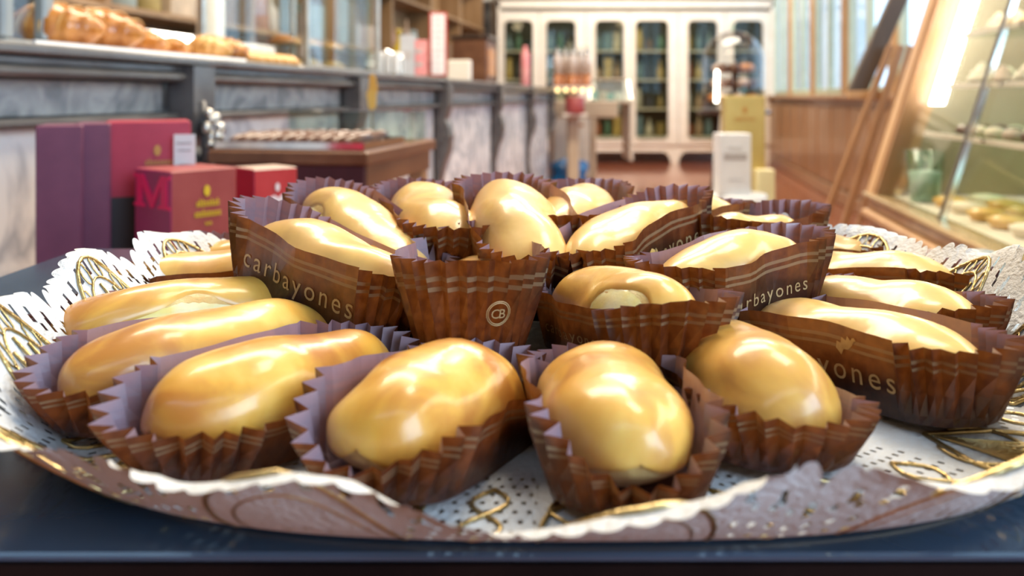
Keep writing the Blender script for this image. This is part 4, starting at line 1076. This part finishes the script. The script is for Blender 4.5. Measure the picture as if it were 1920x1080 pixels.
# ------------------------------------------------------------------ low table with boxes in the aisle
LT = .52
lt = thing('low_table', 'round white low table with boxes in the aisle', 'table', (.60, 2.28, 0))
b_ = MB(); b_.lathe([(.0001, LT), (.20, LT), (.205, LT-.006), (.20, LT-.02), (.0001, LT-.02)], 36); b_.build('tabletop', M['white_paint'], lt)
b_ = MB(); b_.lathe([(.14, 0), (.14, .012), (.03, .03), (.022, .06), (.022, LT-.02)], 24); b_.build('pedestal', M['white_paint'], lt, True)
M['box_white'] = mat('white_carton', (.80, .83, .88), (.74, .77, .82), 20, .35)
pb_ = at(1388, 0, 2.22)
b_ = MB(); b_.lathe([(.074, 0), (.077, .004), (.077, .088), (.074, .092), (.0001, .092)], 32)
o = b_.build('round_pedestal', M['box_white'], None, True); o.location = (pb_.x, 2.24, LT+.0005); tag(o, 'round white pedestal under the white carton', 'pedestal')
wb = thing('white_carton', 'upright white carton with a dark printed band on the round pedestal', 'carton', (at(1376, 0, 2.2).x, 2.22, LT+.093), .06)
b_ = MB(); b_.box((0, 0, .083), (.086, .06, .165), bev=.002); b_.build('carton', M['box_white'], wb)
b_ = MB(); b_.box((0, -.0306, .104), (.062, .0012, .018)); b_.build('printed_band', M['print_grey'], wb)
b_ = MB(); glyphs(b_, 0, .124, .04, .008, 6, 9, -.0306); glyphs(b_, 0, .100, .052, .008, 11, 10, -.0315); glyphs(b_, 0, .04, .04, .004, 10, 11, -.0306); b_.build('lettering', M['print_dark'] if 'print_dark' in M else M['grey_card'], wb)
M['gold_box'] = mat('gold_carton', (.62, .47, .17), (.52, .38, .12), 14, .3, metal=.3)
gb = thing('gold_carton', 'tall pale gold carton behind the white one', 'carton', (at(1389, 0, 2.40).x, 2.38, LT+.0005), -.03)
b_ = MB(); b_.box((0, 0, .18), (.118, .05, .36), bev=.003); b_.build('carton', M['gold_box'], gb)
b_ = MB(); drop(b_, 0, .318, .008, -.0256); glyphs(b_, 0, .288, .06, .012, 8, 12, -.0256); b_.build('lettering', M['ochre_print'], gb)
for nm, lb, px, Y, sz, m in (('kraft_box', 'small beige kraft box left of the round pedestal', 1312, 2.21, (.068, .07, .066), M['box_top']),
                         ('cream_box', 'pale yellow little box right of the gold carton', 1432, 2.34, (.05, .05, .15), mat('pale_yellow_box', (.78, .70, .42), (.70, .60, .34), 9, .4))):
    b_ = MB(); b_.box((0, 0, sz[2]/2), sz, bev=.003); o = b_.build(nm, m); o.location = (at(px, 0, Y).x, Y, LT+.0005); tag(o, lb, 'box')
b_ = MB(); b_.lathe([(.012, 0), (.020, .010), (.024, .026), (.022, .026), (.018, .012), (.0001, .006)], 20)
o = b_.build('white_bowl', M['box_white'], None, True); o.location = (at(1316, 0, 2.21).x+.003, 2.21, LT+.067); tag(o, 'tiny white bowl on top of the kraft box', 'bowl')
b_ = MB(); b_.ball((0, 0, .012), (.017, .017, .010), 12); o = b_.build('yellow_sweet', M['yellow_print'], None, True); o.location = (at(1316, 0, 2.21).x+.003, 2.21, LT+.084); tag(o, 'yellow sweet heaped in the tiny white bowl', 'sweet')

# ------------------------------------------------------------------ glass dome on a dark table
DY = 5.0; dpz = CAMZ-(207-HY)/F*DY; dcx = at(1375, 0, DY).x
dt = thing('dark_stand', 'dark wooden stand under the glass dome in the aisle', 'stand', (dcx, DY, 0))
b_ = MB(); b_.lathe([(.0001, dpz), (.215, dpz), (.22, dpz-.01), (.215, dpz-.024), (.0001, dpz-.024)], 30); b_.build('stand_top', M['wood_dark'], dt)
for k in range(3):
    a = 2.6+k*2.094; b_ = MB(); b_.tube([(.10*math.cos(a), .10*math.sin(a), dpz-.025), (.12*math.cos(a), .12*math.sin(a), .4), (.17*math.cos(a), .17*math.sin(a), 0)], [.018, .014, .016], 8); b_.build('leg', M['wood_dark'], dt, True)
dm = thing('glass_dome', 'tall clear glass dome over tiers of chocolates', 'glass dome', (dcx, DY, dpz+.0005))
prof = [(.182, .002)]+[(.182*math.cos(a) if a > 0 else .182, .30+.185*math.sin(a)) for a in [math.radians(9*k) for k in range(10)]]+[(.0001, .486)]
b_ = MB(); b_.lathe(prof, 40); b_.f = [f for f in b_.f if len(f) == 4]; b_.m = [0]*len(b_.f); b_.build('dome', M['dome_glass'], dm, True)
b_ = MB(); b_.lathe([(.012, .486), (.02, .50), (.022, .515), (.012, .528), (.0001, .53)], 14); b_.build('knob', M['glass_green'], dm, True)
b_ = MB(); b_.tube([(.184*math.cos(a), .184*math.sin(a), .006) for a in [k*.19635 for k in range(32)]], .006, 6, closed=True); b_.build('base_ring', M['silver'], dm, True)
b_ = MB(); b_.tube([(-.13, -.10, .05), (-.125, -.10, .24)], .010, 8); b_.build('glass_glint', M['lamp_glint_white'], dm, True)  # glowing rod added as the bright reflection on the dome glass
cs_ = thing('cake_tiers', 'three tiered dark stand inside the glass dome', 'stand', (dcx, DY, dpz+.0005))
for k, (z, r) in enumerate(((.05, .15), (.14, .14), (.23, .12))):
    b_ = MB(); b_.lathe([(.0001, z), (r, z), (r+.006, z+.008), (r, z+.008), (.0001, z+.006)], 26); b_.build('tier', M['wood_brown'], cs_, True)
b_ = MB(); b_.lathe([(.05, 0), (.012, .02), (.012, .30), (.0001, .31)], 12); b_.build('stem', M['silver'], cs_, True)
rnd = random.Random(2)
for k, (z, r) in enumerate(((.058, .12), (.148, .11), (.238, .09))):
    for q in range(8):
        a = q*.785+.3*k; b_ = MB(); b_.lathe([(.036, 0), (.040, .010), (.035, .034), (.016, .046), (.0001, .048)], 10)
        o = b_.build('praline', rnd.choice([M['choc'], M['crust'], M['box_top'], M['choc']]), None, True); o.location = (dcx+r*math.cos(a), DY+r*math.sin(a), dpz+z+.001)
        lv = ['lowest', 'middle', 'top'][k]; tag(o, 'round praline on the %s tier under the glass dome' % lv, 'praline', 'pralines, %s tier' % lv)
b_ = MB(); b_.box((0, 0, .11), (.15, .2, .22), bev=.01); o = b_.build('red_crate', mat('raspberry_crate', (.42, .03, .08), (.36, .02, .06), 9, .4)); p = at(1464, 0, 10.5); o.location = (p.x, 10.6, 0)
tag(o, 'small raspberry red crate on the floor right of the white cabinet', 'crate')

# ------------------------------------------------------------------ slanted glass showcase at the right
SX = .55; TA = math.atan(.30)
sc_ = thing('glass_showcase', 'wooden showcase with slanted glass and lit shelves at the right', 'showcase', (SX, 0, 0), PHI)
sl0, sl1 = .10, 2.10; zB = CAMZ-.254; zTp = CAMZ+.62
def slant(z, off=0): return (z-zB)*.30+off
def sbox(name, m, x0, x1, y0, y1, z0, z1, bev=.003, par=None):
    b_ = MB(); b_.box(((x0+x1)/2, (y0+y1)/2, (z0+z1)/2), (x1-x0, y1-y0, z1-z0), bev=bev); return b_.build(name, m, par or sc_)
sbox('plinth', M['oak'], .02, .85, sl0, sl1, 0, .14)
sbox('base_panel', M['oak'], .01, .86, sl0, sl1, .14, zB-.13)
for k, (za, zb_, dx, m) in enumerate(((zB-.13, zB-.10, .0, 'oak_light'), (zB-.10, zB-.05, .015, 'oak'), (zB-.05, zB-.03, -.005, 'oak_light'), (zB-.03, zB, .01, 'oak'))):
    sbox('moulding', M[m], -.02+dx, .87, sl0, sl1+.02, za, zb_, .005)
sbox('brass_sill', mat('brass_sill', (.72, .55, .30), (.62, .46, .24), 30, .25, metal=.7), -.022, .03, sl0, sl1+.02, zB, zB+.012, .003)
sbox('deck', M['cabinet_white'], .03, .85, sl0, sl1, zB, zB+.010)
sbox('back_panel', mat('gilded_back', (.42, .31, .13), (.30, .22, .09), 3, .25, metal=.2), .84, .86, sl0, sl1, zB, zTp)
FSM = mat('side_panel_cream', (.36, .31, .21), (.27, .22, .14), 4, .4)
b_ = MB(); hgt = zTp-zB
def slab(y0, y1, d0, d1, m, name, z0=zB, z1=zTp):
    b_ = MB(); P_ = [(slant(z, d), y, z) for z in (z0, z1) for y in (y0, y1) for d in (d0, d1)]
    b_.add(P_, [(0, 1, 3, 2), (4, 6, 7, 5), (0, 4, 5, 1), (2, 3, 7, 6), (0, 2, 6, 4), (1, 5, 7, 3)]); return b_.build(name, m, sc_)
slab(sl1-.035, sl1+.02, -.015, .06, M['oak_light'], 'end_post', zB+.012)
slab(sl1-.06, sl1-.036, -.012, .03, M['oak'], 'inner_bead', zB+.012)
b_ = MB()
b_.add([(x, y, z) for y in (sl1-.022, sl1-.008) for x, z in ((slant(zB+.012)+.062, zB+.012), (.838, zB+.012), (.838, zTp-.001), (slant(zTp)+.062, zTp-.001))], [(0, 1, 2, 3), (7, 6, 5, 4), (0, 4, 5, 1), (1, 5, 6, 2), (2, 6, 7, 3), (3, 7, 4, 0)])
b_.build('far_side', FSM, sc_)
joint = 1.60/math.cos(PHI)
slab(joint+.006, sl1-.062, .006, .012, M['glass_low'], 'front_pane', zB+.012)
slab(sl0, joint-.006, .006, .012, M['glass_low'], 'front_pane', zB+.012)
slab(joint-.005, joint+.005, -.002, .012, M['stone_dark'], 'pane_joint', zB+.012)
slab(joint-.012, joint-.006, -.001, .010, M['chrome'], 'pane_edge', zB+.012)
lampM = mat('showcase_tube', (1, 1, 1), None, 1, .5, emit=(1, .95, .84), estr=12)
slab(sl1-.115, sl1-.085, .035, .06, lampM, 'light_tube', CAMZ-.02, zTp-.02)
sbox('top_board', M['oak'], .22, .87, sl0, sl1+.02, zTp, zTp+.05)
l_ = bpy.data.lights.new('showcase_glow', 'AREA'); l_.energy = 12; l_.color = (1, .88, .66); l_.shape = 'RECTANGLE'; l_.size = .35; l_.size_y = 1.7
lo_ = bpy.data.objects.new('showcase_glow', l_); C.objects.link(lo_); lo_.parent = sc_; lo_.location = (.52, 1.1, zTp-.012)
SHZ = [CAMZ-.084, CAMZ+.026, CAMZ+.142]
for z in SHZ:
    xf = slant(z)+.035
    sbox('shelf', M['glass_green'], xf, .80, sl0+.02, sl1-.13, z-.006, z, .002)
    sbox('shelf_edge', M['cabinet_white'], xf-.006, xf-.0005, sl0+.02, sl1-.13, z-.008, z+.003, .0005)
M['meringue'] = mat('meringue', (.84, .78, .68), (.74, .64, .50), 30, .6, sss=.2)
M['custardy'] = mat('yellow_tart', (.78, .52, .16), (.66, .36, .08), 20, .35, coat=.4)
scM = Tr(SX, 0, 0) @ AX; rnd = random.Random(31)
def sweet(name, label, cat, grp, loc, kind, m, s=1.0):
    b_ = MB()
    if kind == 'mer': b_.lathe([(.0001, 0), (.026*s, 0), (.030*s, .008), (.027*s, .016*s), (.022*s, .018*s), (.022*s, .026*s), (.014*s, .030*s), (.010*s, .038*s), (.0001, .046*s)], 12)
    elif kind == 'pra': b_.lathe([(.017*s, 0), (.020*s, .006), (.018*s, .016*s), (.009*s, .021*s), (.0001, .022*s)], 10)
    else: b_.lathe([(.028*s, 0), (.036*s, .012), (.038*s, .018), (.032*s, .017), (.028*s, .022), (.0001, .026)], 14)
    o = b_.build(name, m, None, True); o.location = scM @ Vector(loc); o.rotation_euler = (0, 0, rnd.uniform(0, 6)); tag(o, label, cat, grp)
for k in range(16):
    z = SHZ[1]; sweet('meringue', 'pale meringue on the middle glass shelf of the showcase', 'meringue', 'meringues on the middle showcase shelf', (slant(z)+.08+.075*(k % 2), 1.08+.055*k, z+.001), 'mer', M['meringue'] if k % 4 else M['box_top'], rnd.uniform(.8, 1.1))
for k in range(36):
    z = SHZ[0]; sweet('chocolate_truffle', 'small chocolate truffle heaped along the lower glass shelf of the showcase', 'truffle', 'truffles on the lower showcase shelf', (slant(z)+.075+.045*(k % 3), .95+.027*k, z+.001), 'pra', rnd.choice([M['choc'], M['box_top'], M['choc'], M['meringue']]), 1.0)
for k in range(9):
    z = SHZ[2]; sweet('iced_cake', 'small iced cake on the top glass shelf of the showcase', 'cake', 'iced cakes on the top showcase shelf', (slant(z)+.09, 1.2+.085*k, z+.001), 'mer', M['meringue'] if k % 3 else M['custardy'], 1.0)
for k in range(22):
    sweet('yellow_tart', 'golden custard tart on the deck of the showcase', 'tart', 'tarts on the showcase deck', (.10+.09*(k % 2), .85+.05*k, zB+.0105), 'tart', M['custardy'] if k % 3 else M['meringue'], 1.0)
b_ = MB(); b_.lathe([(.030, 0), (.032, .003), (.043, .12), (.041, .12), (.030, .006), (.0001, .006)], 20)
o = b_.build('plastic_tumbler', M['glass_green'], None, True); o.location = scM @ Vector((.07, sl1-.17, zB+.0105)); tag(o, 'clear plastic tumbler at the far corner of the showcase deck', 'tumbler')
b_ = MB(); b_.lathe([(.028, .008), (.036, .07), (.0001, .075)], 16); o2 = b_.build('paper_straws', M['white_paper'], None, True); o2.location = o.location; tag(o2, 'white paper wad inside the plastic tumbler', 'paper')

# ------------------------------------------------------------------ leaning frame beyond the showcase
LY = 2.85
lf = thing('leaning_frame', 'dark leaning board on pale wooden poles beyond the showcase', 'frame', (0, 0, 0))
def lean(pxa, pya, pxb, pyb, Ya, Yb, w_, t_, m, name):
    A, B = at(pxa, pya, Ya), at(pxb, pyb, Yb); d = (B-A); L = d.length; z = d.normalized(); y = Vector((0, 1, 0)); x = y.cross(z).normalized(); y = z.cross(x)
    Mx = Matrix((x, y, z)).transposed().to_4x4(); Mx.translation = A
    b_ = MB(); b_.box((0, 0, L/2), (w_, t_, L), 0, Mx, .003); return b_.build(name, m, lf)
M['board_grey'] = mat('weathered_dark_board', (.12, .085, .065), (.085, .06, .045), 14, .5, stretch=(1, 1, .3))
lean(1604, 178, 1750, -150, LY, LY+.05, .062, .02, M['board_grey'], 'board')
for pa, pb_2, w_ in ((1545, 1640, .022), (1585, 1664, .026), (1612, 1684, .018)):
    sl = (pb_2-pa)/(165-415.); xf = pa+sl*(181+.878*F/LY-415)
    lean(xf, 181+.874*F/LY, pb_2+sl*(-80), 85, LY-.03, LY-.03, w_, .016, M['oak'], 'pole')
lean(1590, 178, 1662, 178, LY-.005, LY-.005, .03, .014, M['oak_light'], 'crossbar')

# ------------------------------------------------------------------ globe pendants along the aisle (their reflections show in the cabinet glass)
M['globe'] = mat('globe_glass', (1, .9, .7), None, 1, .4, emit=(1, .78, .48), estr=7)
for k, (x, y_, z) in enumerate(((.12, 3.2, 2.45), (2.3, 4.4, 2.42), (.9, 6.6, 2.5), (2.6, 7.6, 2.5))):
    o = thing('globe_pendant', ['globe pendant lamp nearest the pastries', 'globe pendant lamp near the street windows', 'globe pendant lamp in the middle of the aisle', 'globe pendant lamp before the white cabinet'][k], 'pendant lamp', (x, y_, z), 0, 'globe pendants')
    b_ = MB(); b_.ball((0, 0, 0), .11, 24); b_.build('globe', M['globe'], o, True)
    b_ = MB(); b_.lathe([(.05, .095), (.05, .12), (.02, .14), (.008, .15), (.008, 4.3-z)], 14); b_.build('stem', M['silver'], o, True)
